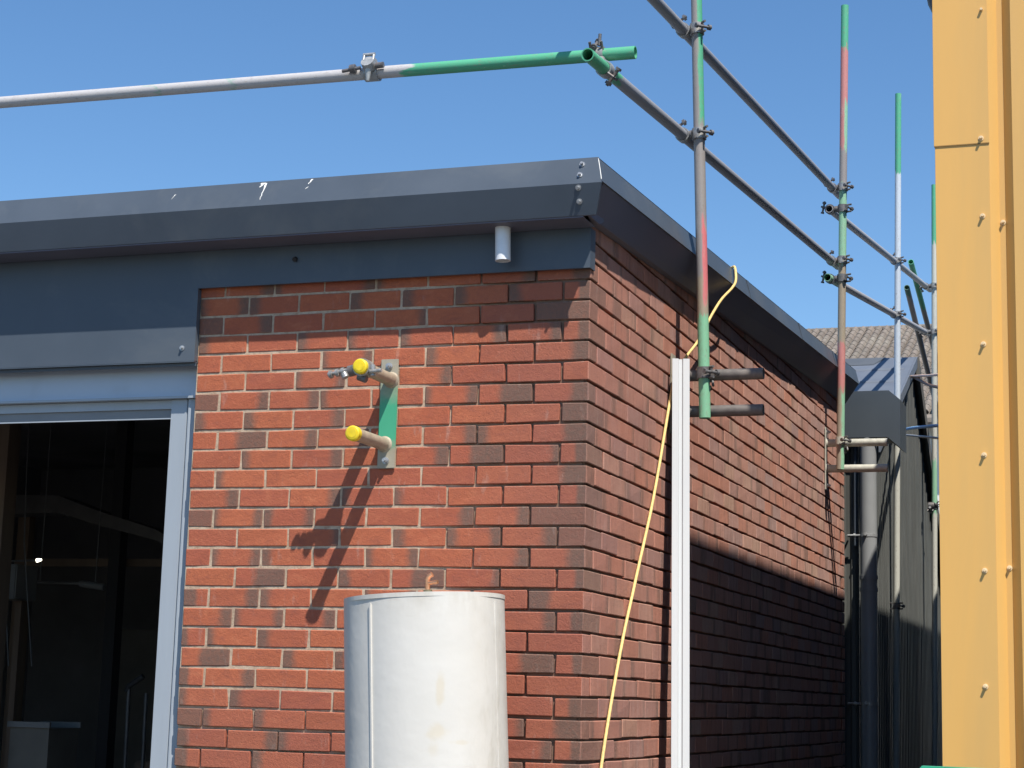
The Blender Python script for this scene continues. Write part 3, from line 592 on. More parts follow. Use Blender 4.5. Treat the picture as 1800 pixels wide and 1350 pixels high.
# ------------------------------------------------------------------ scaffold couplers
def collar(b, c, d, r, wdt=0.048, t=0.007):
    d = Vector(d).normalized(); c = Vector(c)
    b.tube(c - d * wdt / 2, c + d * wdt / 2, r + t, 16, wall=t - 0.0015)
def tbolt(b, c, d, along, r):
    """lug and T bolt: c = collar centre, d = tube axis, along = outward direction"""
    a = Vector(along).normalized(); d = Vector(d).normalized(); s = d.cross(a).normalized(); c = Vector(c)
    q = c + a * (r + .016)
    b.tube(q - s * .032, q + s * .045, .0065, 8)
    b.tube(q + s * .028, q + s * .040, .0135, 6); b.tube(q - s * .034, q - s * .024, .012, 6)
    e = q + s * .006
    for dd in (-1, 1):
        p1 = e + d * dd * .022; b.tube(p1 - a * .022, p1 + a * .012, .006, 6)
    return b
def coupler(cA, dA, cB, dB, r, label, aA, aB, mat=None, group="scaffold couplers", mat2=None):
    """two half clamps round two tubes, a saddle between, T bolts pointing along aA and aB"""
    cA, cB = Vector(cA), Vector(cB); mid = (cA + cB) / 2; mat = mat or M['coupler']; mat2 = mat2 or M['coupler_dark']
    t = thing("scaffold_coupler", label, "coupler", mid, group)
    b = MB(); collar(b, cA, dA, r); par(b.build("clamp", mat), t)
    b = MB(); collar(b, cB, dB, r); par(b.build("clamp", mat), t)
    n = (cB - cA).normalized(); a2 = n.orthogonal().normalized(); b2 = n.cross(a2)
    b = MB(); L = (cB - cA).length / 2 - r - .006
    b.tube(mid - n * max(L, .003), mid + n * max(L, .003), .020, 10); par(b.build("saddle", mat2), t)
    b = MB(); tbolt(b, cA, dA, aA, r + .004); par(b.build("bolt", mat2), t)
    b = MB(); tbolt(b, cB, dB, aB, r + .004); par(b.build("bolt", mat2), t)
    return t

# ------------------------------------------------------------------ scaffold tubes
RT = 0.02415
def pole(name, p0, p1, label, cat, mat, group=None):
    p0, p1 = Vector(p0), Vector(p1); L = (p1 - p0).length
    b = MB(); b.tube((0, 0, 0), (0, 0, L), RT, 24, wall=0.004)
    o = b.build(name, mat); o.location = p0
    z = (p1 - p0).normalized(); ref = Vector((1, 0, 0)) if abs(z.x) < .9 else Vector((0, 0, 1))
    # local +x turned towards the sunny right-front side
    x = (Vector((0.944, 0.328, 0)) if abs(z.z) > .8 else Vector((0, 0, 1))); x = (x - z * x.dot(z)).normalized(); y = z.cross(x)
    o.rotation_euler = Matrix((x, y, z)).transposed().to_euler()
    return tag(o, label, cat, group)
STG = "upright scaffold poles"; RLG = "scaffold guard rails"
S1a, S1b = Vector((0.159, 1.15, 2.775)), Vector((0.0905, 1.15, 5.05))
pole("scaffold_pole", S1a, S1b, "tall scaffold upright nearest the brick corner, green foot and red smear above", "scaffold pole",
     pole_mat("pole_paint_near", [(-9, (0.20, 0.45, 0.28)), (0.44, TAN), (0.60, GREYB), (1.27, GREYB)], halfside=[(0.52, 0.86, RED), (1.27, 9, GREEN)]), STG)
S2a, S2b = Vector((0.108, 4.97, 3.045)), Vector((0.147, 4.97, 6.036))
pole("scaffold_pole", S2a, S2b, "scaffold upright at the far end of the brick wall, green, red and tan bands", "scaffold pole",
     pole_mat("pole_paint_mid", [(-9, TAN), (0.52, DRED), (0.80, TAN), (1.30, PGREEN), (1.80, GREYB), (2.04, DRED), (2.70, GREEN)], halfside=[(-1, 0.5, PGREEN), (2.04, 2.35, PGREEN)]), STG)
S3a, S3b = Vector((0.020, 8.0, 0.0)), Vector((0.095, 8.0, 6.452))
pole("scaffold_pole", S3a, S3b, "pale grey scaffold upright with green top standing by the grey corrugated wall", "scaffold pole",
     pole_mat("pole_paint_far", [(-9, CREAM), (3.75, PALE), (5.80, GREEN)]), STG)
S4a, S4b = Vector((0.075, 10.1, 0.0)), Vector((0.141, 10.1, 6.284))
pole("scaffold_pole", S4a, S4b, "cream scaffold upright half hidden by the yellow cladding edge", "scaffold pole",
     pole_mat("pole_paint_last", [(-9, CREAM), (3.30, PGREEN), (3.75, CREAM), (5.75, GREEN)]), STG)
FR0, FR1 = Vector((-4.0, 0.0, 4.021)), Vector((0.156, 0.0, 3.963))
pole("scaffold_tube", FR0, FR1, "level grey scaffold tube over the front eaves, its right end painted green", "scaffold tube",
     pole_mat("rail_front_paint", [(-9, LGREY), (2.15, GREEN), (2.156, LGREY), (2.50, GREEN), (2.505, LGREY), (3.245, GREEN)]), RLG)
def lerp(a, b, t): return a + (b - a) * t
LR0, LR1 = Vector((0.050, -0.255, 3.875)), Vector((0.058, 5.22, 4.386))
pole("scaffold_tube", LR0, LR1, "lower scaffold guard rail along the verge, green open end facing the yard", "scaffold tube",
     pole_mat("rail_low_paint", [(-9, GREEN), (0.36, (0.275, 0.285, 0.315))]), RLG)
UR0, UR1 = Vector((0.042, -0.40, 4.335)), Vector((0.065, 5.25, 4.860))
pole("scaffold_tube", UR0, UR1, "upper grey scaffold guard rail above the brick side wall verge", "scaffold tube",
     pole_mat("rail_up_paint", [(-9, (0.275, 0.285, 0.315))]), RLG)
L20, L21 = Vector((0.050, 4.86, 4.232)), Vector((0.045, 10.35, 4.965))
pole("scaffold_tube", L20, L21, "lower far guard rail starting under the banded upright, over the grey roof", "scaffold tube",
     pole_mat("rail_low2_paint", [(-9, PGREEN), (0.4, (0.34, 0.34, 0.35))]), RLG)
U20, U21 = Vector((0.050, 4.93, 4.690)), Vector((0.055, 10.45, 5.395))
pole("scaffold_tube", U20, U21, "upper far guard rail running from the banded upright to the cream upright", "scaffold tube",
     pole_mat("rail_up2_paint", [(-9, (0.35, 0.35, 0.36))]), RLG)
D10, D11 = Vector((-0.02, 9.66, 5.475)), Vector((-0.02, 12.2, 4.82))
pole("scaffold_tube", D10, D11, "green tipped scaffold tube slanting down behind the upper far rail", "scaffold tube", pole_mat("slant_a_paint", [(-9, GREEN), (0.9, GREYB)]), RLG)
D20, D21 = Vector((-0.02, 9.36, 5.179)), Vector((-0.02, 12.0, 4.36))
pole("scaffold_tube", D20, D21, "brown scaffold tube slanting down in front of the tiled roof", "scaffold tube", pole_mat("slant_b_paint", [(-9, (0.10, 0.20, 0.15)), (0.10, GREYB)]), RLG)

UPZ = Vector((0, 0, 1)); RY = (LR1 - LR0).normalized()
def on(a, b, y): t = (y - a.y) / (b.y - a.y); return lerp(a, b, t)
def onz(a, b, z): t = (z - a.z) / (b.z - a.z); return lerp(a, b, t)
for (s0, s1, nm, yy) in ((S1a, S1b, "near upright", 1.15),):
    for (r0, r1, lv) in ((LR0, LR1, "lower"), (UR0, UR1, "upper")):
        rp = on(r0, r1, 1.15); sp = onz(s0, s1, rp.z)
        coupler(sp, s1 - s0, rp, r1 - r0, RT, "coupler joining the %s rail to the near upright beside the brick corner" % lv, (0.7, -0.7, 0), (-0.5, -0.3, 0.8))
for (r0, r1, lv) in ((LR0, LR1, "lower"), (UR0, UR1, "upper")):
    rp = on(r0, r1, 4.97); sp = onz(S2a, S2b, rp.z)
    coupler(sp, S2b - S2a, rp, r1 - r0, RT, "coupler holding the %s verge rail to the banded upright" % lv, (0.8, -0.6, 0), (-0.5, 0, 0.8))
for (r0, r1, lv) in ((L20, L21, "lower"), (U20, U21, "upper")):
    rp = on(r0, r1, 4.97); sp = onz(S2a, S2b, rp.z)
    coupler(sp, S2b - S2a, rp, r1 - r0, RT, "coupler at the open end of the %s far rail, just under the verge rail" % lv, (0.9, -0.3, 0), (-0.9, 0, 0.2), M['coupler_dark'])
    rp = on(r0, r1, 8.0); sp = onz(S3a, S3b, rp.z)
    coupler(sp, S3b - S3a, rp, r1 - r0, RT, "coupler fixing the %s far rail to the pale upright with green top" % lv, (0.8, -0.6, 0), (-0.5, 0, 0.8))
    rp = on(r0, r1, 10.1); sp = onz(S4a, S4b, rp.z)
    coupler(sp, S4b - S4a, rp, r1 - r0, RT, "coupler fixing the %s far rail to the cream upright by the yellow edge" % lv, (0.8, -0.6, 0), (-0.8, 0, -0.4))
sp = onz(S3a, S3b, 2.382)
coupler(sp, UPZ, sp + Vector((-0.043, 0.0, 0)), (0, 1, 0), RT * .8, "coupler low on the pale upright at the top of the alley shadow", (0.9, -0.4, 0), (-0.7, -0.6, 0), M['coupler_dark'])
sp = onz(S4a, S4b, 3.37)
coupler(sp, UPZ, sp + Vector((-0.02, -0.05, 0)), (1, 0, 0), RT, "bulky dark coupler on the cream upright beside the yellow edge", (0.7, -0.7, 0.3), (-0.2, -0.5, -0.8), M['coupler_dark'])
# front rail fittings
fp = Vector((-0.899, 0.0, 3.977))
t = thing("scaffold_coupler", "empty coupler clamped midway on the level tube over the front eaves", "coupler", fp, "scaffold couplers")
b = MB(); collar(b, fp, (1, 0, -.014), RT, .056, .008); par(b.build("clamp", M['galv']), t)
b = MB(); b.tube(fp + Vector((0, -.028, .012)), fp + Vector((0, -.058, .030)), .026, 12); b.tube(fp + Vector((.02, -.02, .03)), fp + Vector((-.02, -.02, .03)), .022, 12); b.tube(fp + Vector((.0, -.045, .012)), fp + Vector((-.0, -.045, -.046)), .016, 10, r2=.007); par(b.build("saddle", M['galv']), t)
b = MB(); b.tube(fp + Vector((-.02, -.05, .034)), fp + Vector((.02, -.05, .034)), .006, 8); b.tube(fp + Vector((-.02, -.05, .03)), fp + Vector((-.02, -.04, .062)), .006, 8); b.tube(fp + Vector((.02, -.05, .03)), fp + Vector((.02, -.04, .062)), .006, 8); b.tube(fp + Vector((-.024, -.04, .062)), fp + Vector((.024, -.04, .062)), .007, 8); par(b.build("hinge", M['galv']), t)
b = MB(); b.tube(fp + Vector((-.035, -.04, .012)), fp + Vector((-.11, -.042, .004)), .0075, 8); b.tube(fp + Vector((-.055, -.04, .012)), fp + Vector((-.078, -.041, .010)), .017, 6); par(b.build("bolt", M['coupler_dark']), t)
b = MB(); b.tube(fp + Vector((.03, -.04, .014)), fp + Vector((.062, -.04, .016)), .012, 6); par(b.build("nut", M['coupler_dark']), t)
cA = Vector((0.012, 0.0, 3.965)); cB = on(LR0, LR1, -0.035)
t = coupler(cA, (1, 0, -.014), cB, LR1 - LR0, RT, "pale coupler where the green ends of the front tube and lower rail cross", (0, -0.6, .75), (0.75, 0, -0.6), M['galv'])
b = MB(); b.tube(cA + Vector((.01, -.02, .03)), cA + Vector((.012, -.02, .075)), .0065, 8); par(b.build("bolt", M['coupler_dark']), t)

# ------------------------------------------------------------------ wall brackets
def bracket(P, nrm, side, L, zs, label, mats, cap=None, pw=0.068, pz=None):
    """P = (x,y) of plate centre on the wall face; nrm outward; side = unit vector along the wall"""
    n = Vector(nrm); s = Vector(side); o = Vector((P[0], P[1], 0))
    t = thing("wall_bracket", label, "bracket", (P[0], P[1], min(zs)), "scaffold wall brackets")
    z0, z1 = pz
    b = MB(); c = [o + s * a + n * d + UPZ * z for z in (z0, z1) for d in (0.0025, 0.0105) for a in (-pw / 2, pw / 2)]
    b.add(c, [(0, 1, 3, 2), (4, 6, 7, 5), (0, 4, 5, 1), (1, 5, 7, 3), (3, 7, 6, 2), (2, 6, 4, 0)]); par(b.build("plate", mats[0], bevel=.002), t)
    for k, z in enumerate(zs):
        q = o + s * 0.009 * (1 - 2 * k) * (1 if cap else 0) + UPZ * z
        b = MB(); b.tube(q + n * .0106, q + n * L, RT, 22, wall=0.004); b.tube(q + n * .0106, q + n * .018, RT + .007, 22, r2=RT + .001); par(b.build("tube", mats[1]), t)
        if cap:
            b = MB(); b.tube(q + n * (L - .022), q + n * (L + .001), RT + .0035, 24, caps=True); b.tube(q + n * (L + .001), q + n * (L + .004), RT + .0035, 24, r2=RT - .002); b.tube(q + n * (L + .003), q + n * (L + .0055), RT - .007, 20)
            par(b.build("cap", cap), t)
    for z in (z0 + .028, z1 - .028):
        b = MB(); q = o + UPZ * z; b.tube(q + n * .0106, q + n * .016, .013, 16); b.tube(q + n * .016, q + n * .027, .0105, 6); b.tube(q + n * .027, q + n * .036, .006, 8); par(b.build("bolt", M['screw']), t)
    return t
bracket((-0.775, 0.0), (0, -1, 0), (1, 0, 0), 0.300, (2.763, 2.521), "half green bracket plate on the front wall with two yellow capped tubes", (M['plate'], M['bracket_tube']), M['yellowcap'], 0.070, (2.431, 2.843))
bracket((0.0, 1.20), (1, 0, 0), (0, 1, 0), 0.395, (2.965, 2.812), "dark bracket tubes behind the white channel carrying the near upright", (M['plate'], M['bracket_dark']), None, 0.062, (2.72, 3.06))
bracket((0.0, 5.06), (1, 0, 0), (0, 1, 0), 0.385, (3.222, 3.062), "pale bracket tubes at the far end of the brick wall under the banded upright", (M['bracket_pale'], M['bracket_pale']), None, 0.06, (2.93, 3.32))
sp = onz(S1a, S1b, 2.965); coupler(sp, S1b - S1a, Vector((sp.x, 1.20, 2.965)), (1, 0, 0), RT, "worn coupler gripping the near upright to its dark bracket tube", (0.75, -0.6, 0), (0.2, -0.5, -0.8), M['coupler_dark'])
sp = onz(S2a, S2b, 3.222); coupler(sp, S2b - S2a, Vector((sp.x, 5.06, 3.222)), (1, 0, 0), RT, "worn coupler gripping the banded upright to its pale bracket tube", (0.75, -0.6, 0), (0.2, -0.5, -0.8), M['bracket_pale'])
# coupler hanging on the upper yellow-capped tube
q = Vector((-0.767, -0.262, 2.763))
t = thing("scaffold_coupler", "rusty coupler left on the upper yellow capped tube", "coupler", q, "scaffold couplers")
b = MB(); collar(b, q, (0, 1, 0), RT, .05, .009); par(b.build("clamp", M['coupler']), t)
b = MB(); b.tube(q + Vector((-.028, 0, -.004)), q + Vector((-.058, 0, -.010)), .021, 10); b.tube(q + Vector((-.02, .0, -.03)), q + Vector((.012, .0, -.042)), .014, 8); par(b.build("saddle", M['coupler_dark']), t)
b = MB(); b.tube(q + Vector((-.055, -.012, -.006)), q + Vector((-.135, -.012, -.022)), .0075, 8)
for a in (.07, .092, .118): b.tube(q + Vector((-a, -.012, -.008 - (a - .055) * .2)), q + Vector((-a - .012, -.012, -.010 - (a - .055) * .2)), .0145, 6)
b.tube(q + Vector((-.07, -.02, -.02)), q + Vector((-.06, -.02, -.036)), .014, 8)
par(b.build("bolt", M['coupler']), t)
b = MB(); b.tube(q + Vector((.028, -.012, -.016)), q + Vector((.075, -.012, -.012)), .0075, 8); b.tube(q + Vector((.032, 0, .01)), q + Vector((.036, 0, -.03)), .013, 6); par(b.build("bolt", M['coupler']), t)

# ------------------------------------------------------------------ water tank
TX, TY, TR = -0.405, -0.46, 0.2700
tilt = math.radians(-3.2)
tank = thing("hot_water_tank", "white cylindrical hot water tank with a copper stub, leaning before the brick wall", "water tank", (TX + 0.092, TY, 0.017))
tank.rotation_euler = (0, tilt, 0)
def tk(b, name, mat): o = b.build(name, mat); o.parent = tank; return o
HT = 1.905
b = MB(); n = 72
def jr(a, z): return TR + 0.0016 * math.sin(3 * a + z * 2) + 0.0008 * math.sin(7 * a)
rings = [0.0, 0.3, 0.8, 1.2, 1.5, 1.7, HT]
vs = [(jr(2 * math.pi * i / n, z) * math.cos(2 * math.pi * i / n), jr(2 * math.pi * i / n, z) * math.sin(2 * math.pi * i / n), z) for z in rings for i in range(n)]
b.add(vs, [(k * n + i, k * n + (i + 1) % n, (k + 1) * n + (i + 1) % n, (k + 1) * n + i) for k in range(len(rings) - 1) for i in range(n)], True); b.add(vs[:n], [tuple(reversed(range(n)))])
body = tk(b, "jacket", M['tank'])
b = MB(); b.tube((0, 0, HT - .004), (0, 0, HT + .010), TR + .0012, 72, wall=.004); b.tube((0, 0, HT - .006), (0, 0, HT + .008), TR - .002, 72); tk(b, "lid", M['tank'])
def lap(a0, a1, z0, z1, e):
    b = MB(); k = 5; vs = []
    for z in (z0, z1):
        for rr in (TR + e, TR - .004):
            for i in range(k + 1):
                a = a0 + (a1 - a0) * i / k; vs.append((rr * math.cos(a), rr * math.sin(a), z))
    m_ = k + 1
    fs = [(i, i + 1, 2 * m_ + i + 1, 2 * m_ + i) for i in range(k)] + [(m_, 0, 2 * m_, 3 * m_), (k, m_ + k, 3 * m_ + k, 2 * m_ + k)] + [(2 * m_ + i, 2 * m_ + i + 1, 3 * m_ + i + 1, 3 * m_ + i) for i in range(k)]
    b.add(vs, fs); return b
for a0, a1, e in ((math.radians(250.2), math.radians(251.6), .0035), (math.radians(350.5), math.radians(351.6), .002)):
    tk(lap(a0, a1, 0.0, HT - .02, e), "lap_seam", M['tank'])
b = MB(); px = 0.012; b.tube((px, 0, HT + .008), (px, 0, HT + .024), .021, 6); b.tube((px, 0, HT + .024), (px, 0, HT + .036), .015, 14); tk(b, "fitting", M['brass'])
b = MB(); b.path([(px, 0, HT + .03), (px, 0, HT + .072), (px + .006, 0, HT + .082), (px + .018, 0, HT + .088)], .0085, 10); b.path([(px, 0, HT + .058), (px + .04, -.01, HT + .060)], .0068, 10); tk(b, "copper_stub", M['copper'])

# ------------------------------------------------------------------ white channel leaning on the bracket
c1, c0 = Vector((0.060, 1.125, 3.026)), Vector((0.112, 0.985, 1.36))
dirn = (c0 - c1).normalized(); foot = c1 + dirn * ((c1.z - 0.0) / -dirn.z)
L = (c1 - foot).length
cprof = [(-.036, 0), (-.011, 0), (-.007, .010), (.005, .010), (.009, 0), (.036, 0), (.036, .026), (.031, .026), (.031, .004), (.011, .004), (.007, .014), (-.009, .014), (-.013, .004), (-.031, .004), (-.031, .026), (-.036, .026)]
b = MB(); b.prism(cprof, 0, L, lambda a, bb, t: (a, bb, t))
ch = tag(b.build("steel_channel", M['white_channel']), "tall white grooved steel channel leaning upright against the side wall", "channel")
zax = (c1 - foot).normalized(); a = math.radians(17); xax = Vector((math.cos(a), math.sin(a), 0)); xax = (xax - zax * xax.dot(zax)).normalized(); yax = zax.cross(xax)
ch.matrix_world = Matrix.Translation(foot) @ Matrix((xax, yax, zax)).transposed().to_4x4()

# ------------------------------------------------------------------ yellow cord over the verge
kp = [(0.045, 2.10, 3.634), (0.066, 2.075, 3.641), (0.084, 2.05, 3.632), (0.104, 1.98, 3.555), (0.104, 1.90, 3.50), (0.092, 1.73, 3.408), (0.080, 1.58, 3.30), (0.060, 1.42, 3.157), (0.040, 1.28, 3.057), (0.020, 1.175, 2.945), (0.014, 1.135, 2.86), (0.013, 0.895, 2.427), (0.012, 0.655, 2.088), (0.012, 0.435, 1.777), (0.012, 0.215, 1.366), (0.012, 0.06, 0.9), (0.02, 0.0, 0.4), (0.05, -0.05, 0.01), (0.25, -0.25, 0.006)]
def smooth(pts, k=6):
    out = []; P_ = [Vector(p) for p in pts]; n = len(P_)
    for i in range(n - 1):
        p0, p1, p2, p3 = P_[max(i - 1, 0)], P_[i], P_[i + 1], P_[min(i + 2, n - 1)]
        for j in range(k):
            t = j / k; out.append(0.5 * ((2 * p1) + (p2 - p0) * t + (2 * p0 - 5 * p1 + 4 * p2 - p3) * t * t + (3 * p1 - p0 - 3 * p2 + p3) * t ** 3))
    return out + [P_[-1]]
b = MB(); b.path(smooth(kp), 0.0062, 8); tag(b.build("yellow_rope", M['cord']), "thin yellow cord hanging over the verge and down the side wall", "cord")

# ------------------------------------------------------------------ yellow clad building
yb_ = thing("yellow_building", "tall yellow metal clad building filling the right picture edge", "building", (3.5, 5, 0))
HY = 5.135
b = MB(); b.box((1.225, 0.245, 0.0), (9.0, 14.0, HY)); par(b.build("wall", M['ext_box']), yb_)  # unseen alley face, made dark grey to deepen the shade in the gap
# profiled sheets on the front face
xs = [(1.400, .200), (1.428, .237), (1.449, .237), (1.479, .200)]
prof = []
x = 1.394; prof.append((x, .203))
def rib(x):
    return [(x, .203), (x + .030, .238), (x + .050, .238), (x + .080, .203)]
k = 0; pr = [(1.225, .203)]
for x in [1.399 + .20 * i for i in range(37)]: pr += rib(x)
pr.append((8.95, .203))
xm = 3.2
def sheet(pts, name):
    b = MB(); top = [(a, bb, HY) for a, bb in pts] + [(a, bb, 0) for a, bb in pts]; n = len(pts)
    b.add(top, [(i, i + 1, n + i + 1, n + i) for i in range(n - 1)])
    b.add([(a, bb + .002, z) for z in (HY, 0) for a, bb in pts], [(n + i, n + i + 1, i + 1, i) for i in range(n - 1)])
    return par(b.build(name, M['yellow_clad']), yb_)
i0 = 1
cuts = [0] + [4 * q + 2 for q in (5, 10, 15, 20, 25, 30)] + [len(pr) - 1]
for a_, c_ in zip(cuts[:-1], cuts[1:]): sheet(pr[a_:c_ + 1], "cladding_sheet")
# corner flashing: two lengths lapped
fz = 3.583
def flash_piece(z0, z1, e, name):
    b = MB(); b.box((1.212 - e, .1985 - e, z0), (1.399 + e * .3, .2008 - e, z1)); b.box((1.212 - e, .2009 - e, z0), (1.2145 - e, .40, z1)); return par(b.build(name, M['yellow_clad'], bevel=.0006), yb_)
fl1 = flash_piece(0, fz + .02, 0.0, "corner_flashing"); fl2 = flash_piece(fz, HY, 0.0032, "corner_flashing")
b = MB(); b.box((1.2095, .1948, fz - .0028), (1.4005, .1982, fz - .0003)); par(b.build("lap_shadow_strip", M['seam']), yb_)  # solid dark strip standing in for the shadow line under the lap
for z in (4.077, 3.317, 2.859, 2.471, 2.075, 1.686, 1.29, .9, .5, .1): 
    o = screw((1.381 - (4.077 - z) * .010, .1985, z), (0, -1, 0), .0076, M['yellow_screw'], fl1, .016)
o = screw((1.3725, .1953, 3.600), (0, -1, 0), .0076, M['yellow_screw'], fl2, .016)
o = screw((1.381, .1953, 4.45), (0, -1, 0), .0076, M['yellow_screw'], fl2, .016)
for z in (3.30, 2.087, .9):
    par(screw((1.440, .238, z), (0, -1, 0), .0075, M['yellow_screw'], fl1, .016), fl1) if False else screw((1.440, .238, z), (0, -1, 0), .0075, M['yellow_screw'], fl1, .016)
b = MB(); b.box((1.20, .17, HY + .002), (9.02, 14.02, HY + .06)); par(b.build("roof", M['roof']), yb_)
# dark hopper curve at the top of its side
b = MB(); b.path([(1.224, .46, 4.36), (1.190, .46, 4.35), (1.178, .46, 4.30), (1.192, .46, 4.225), (1.208, .46, 4.19)], .028, 14); par(b.build("overflow_elbow", M['anthracite']), yb_)

# ------------------------------------------------------------------ grey extension beyond the brick wall
ext = thing("grey_extension", "grey corrugated metal extension with box gutter behind the brick building", "building", (-1.5, 10, 0))
def corr(y0, y1, ztop, name, x=-0.03, pitch=.092, dep=.030):
    b = MB(); pts = []; y = y0
    while y < y1:
        for dy, dx in ((0, 0), (pitch * .18, dep), (pitch * .5, dep), (pitch * .68, 0)):
            if y + dy <= y1: pts.append((x + dx, y + dy))
        y += pitch
    n = len(pts); b.add([(a, c, ztop(c)) for a, c in pts] + [(a, c, 0) for a, c in pts], [(i, i + 1, n + i + 1, n + i) for i in range(n - 1)])
    b.add([(a - .003, c, ztop(c)) for a, c in pts] + [(a - .003, c, 0) for a, c in pts], [(n + i, n + i + 1, i + 1, i) for i in range(n - 1)])
    return par(b.build(name, M['ext_clad']), ext)
def gz(y): return min(4.02 + 0.455 * (y - 8.25), 4.60 - 0.85 * (y - 9.52))
YP = 9.52
corr(6.32, 7.30, lambda y: max(gz(y), 3.55) - .03, "corrugated_sheet"); corr(7.304, 8.10, lambda y: max(gz(y), 3.55) - .03, "corrugated_sheet"); corr(8.104, 9.05, lambda y: gz(y) - .03, "corrugated_sheet"); corr(9.054, 10.0, lambda y: gz(y) - .03, "corrugated_sheet"); corr(10.004, 13.0, lambda y: max(gz(y), 2.6) - .03, "corrugated_sheet")
# front return of the extension
b = MB(); pts = []; x = -6.2
while x < -0.035:
    pts += [(x, 6.315), (x + .014, 6.301), (x + .038, 6.301), (x + .052, 6.315)]; x += .076
n = len(pts); b.add([(a, c, 3.40) for a, c in pts] + [(a, c, 0) for a, c in pts], [(i, i + 1, n + i + 1, n + i) for i in range(n - 1)])
b.box((-6.2, 6.32, 0), (-0.045, 6.36, 3.40)); par(b.build("corrugated_sheet", M['ext_clad']), ext)
b = MB(); b.box((-6.2, 6.362, 0), (-.05, 13.0, 2.5)); par(b.build("core", M['black']), ext)
# box gutter
b = MB(); bp = [(-6.2, 3.752), (0.241, 3.741), (0.317, 3.676), (0.315, 3.347), (0.231, 3.421), (-6.2, 3.421)]
b.prism(bp, 6.20, 6.52, lambda a, c, t: (a, t, c)); par(b.build("box_gutter", M['ext_box']), ext)
# roof planes
b = MB(); X0 = -6.3; X1 = 0.03
r_ = [(X0, 6.8, gz(6.8)), (X1, 6.8, gz(6.8)), (X1, YP, gz(YP)), (X0, YP, gz(YP))]
b.add(r_ + [(x, y, z - .02) for x, y, z in r_], [(0, 1, 2, 3), (7, 6, 5, 4), (0, 4, 5, 1), (1, 5, 6, 2), (2, 6, 7, 3), (3, 7, 4, 0)])
par(b.build("roof", M['ext_roof']), ext)
b = MB(); r_ = [(X0, YP + .003, gz(YP)), (X1, YP + .003, gz(YP)), (X1, 12.6, gz(12.6)), (X0, 12.6, gz(12.6))]
b.add(r_ + [(x, y, z - .02) for x, y, z in r_], [(0, 1, 2, 3), (7, 6, 5, 4), (0, 4, 5, 1), (1, 5, 6, 2), (2, 6, 7, 3), (3, 7, 4, 0)])
par(b.build("roof", M['barge']), ext)
# seams on the roof
for q in (8.35, 8.75, 9.12):
    b = MB(); b.add([(-1.0, q, gz(q) + .001), (-.02, q, gz(q) + .001), (-.02, q + .02, gz(q + .02) + .012), (-1.0, q + .02, gz(q + .02) + .012), (-.02, q + .02, gz(q + .02) + .001), (-1, q + .02, gz(q + .02) + .001)], [(0, 1, 2, 3), (3, 2, 4, 5), (1, 4, 2), (0, 3, 5)]); par(b.build("roof_seam", M['ext_roof']), ext)
b = MB(); b.add([(-.75, 9.30, gz(9.3) + .004), (-.30, 9.30, gz(9.3) + .004), (-.22, YP - .01, gz(YP) + .004), (-.75, YP - .01, gz(YP) + .004)], [(0, 1, 2, 3)]); b.box((-.70, 9.2, gz(9.2) + .01), (-.62, 9.3, gz(9.3) + .07)); par(b.build("roof_patch", M['roof']), ext)
# verge flashing (front slope) and bargeboard (back slope)
def strip(y0, y1, dz0, dz1, x0, x1, name, mat):
    b = MB(); vs = [(x, y, gz(y) + dz) for x in (x0, x1) for y, dz in ((y0, dz0), (y1, dz0), (y1, dz1), (y0, dz1))]
    b.add(vs, [(0, 3, 2, 1), (4, 5, 6, 7), (0, 1, 5, 4), (1, 2, 6, 5), (2, 3, 7, 6), (3, 0, 4, 7)]); return par(b.build(name, mat), ext)
strip(7.2, YP + .005, .004, -.085, .032, .046, "verge_flashing", M['ext_roof'])
strip(YP + .008, 12.6, .004, -.16, .032, .060, "bargeboard", M['barge'])
# soil pipe under the box gutter
PX, PY = 0.092, 6.255
dp = MB(); dp.tube((PX, PY, 0.0), (PX, PY, 3.42), 0.0555, 28)
pipe = par(dp.build("downpipe", M['soil']), ext)
for z in (2.475, 2.395):
    b = MB(); b.tube((PX, PY, z - .011), (PX, PY, z + .011), .0610, 28); b.tube((PX, PY, z - .016), (PX, PY, z - .011), .0580, 28); o = b.build("pipe_collar", M['soil']); o.parent = pipe
for z in (2.757, 1.635):
    b = MB(); b.tube((PX, PY, z - .010), (PX, PY, z + .010), .0590, 24)
    b.tube((PX - .055, PY - .02, z), (-0.045, PY - .02, z), .0075, 8); b.tube((PX - .085, PY - .02, z), (PX - .098, PY - .02, z), .014, 6); b.tube((PX - .012, PY - .075, z + .006), (PX - .012, PY - .056, z + .006), .012, 6)
    b.tube((-0.045, PY - .02, z), (-0.045, 6.30, z), .007, 8); o = b.build("pipe_clip", M['galv']); o.parent = pipe
b = MB(); b.tube((0.0, 6.285, 2.69), (0.002, 6.285, 3.42), .013, 10); par(b.build("conduit", M['anthracite']), ext)

# ------------------------------------------------------------------ tiled house far behind
hs = thing("tiled_house", "distant house with grey brown tiled roof behind the grey extension", "house", (-3, 29, 0))
ang = math.radians(24.0); YR, ZR = 32.0, 9.52; ca, sa = math.cos(ang), math.sin(ang)
def slope(x, d, h=0.0): return (x, YR - d * ca - h * sa, ZR - d * sa + h * ca)
tprof = [(0.0, .0), (0.03, .044), (0.075, .066), (0.12, .044), (0.15, 0.0), (.165, .0), (0.195, .044), (0.24, .066), (0.285, .044), (0.315, 0.0)]
TWD = .33; GA = .33
tm = MB(); n = len(tprof)
vs = [(x, -0.38, h + .011) for x, h in tprof] + [(x, 0.0, h) for x, h in tprof] + [(x, -0.38, h - .01) for x, h in tprof]
tm.add(vs, [(i, i + 1, n + i + 1, n + i) for i in range(n - 1)] + [(2 * n + i, 2 * n + i + 1, i + 1, i) for i in range(n - 1)])
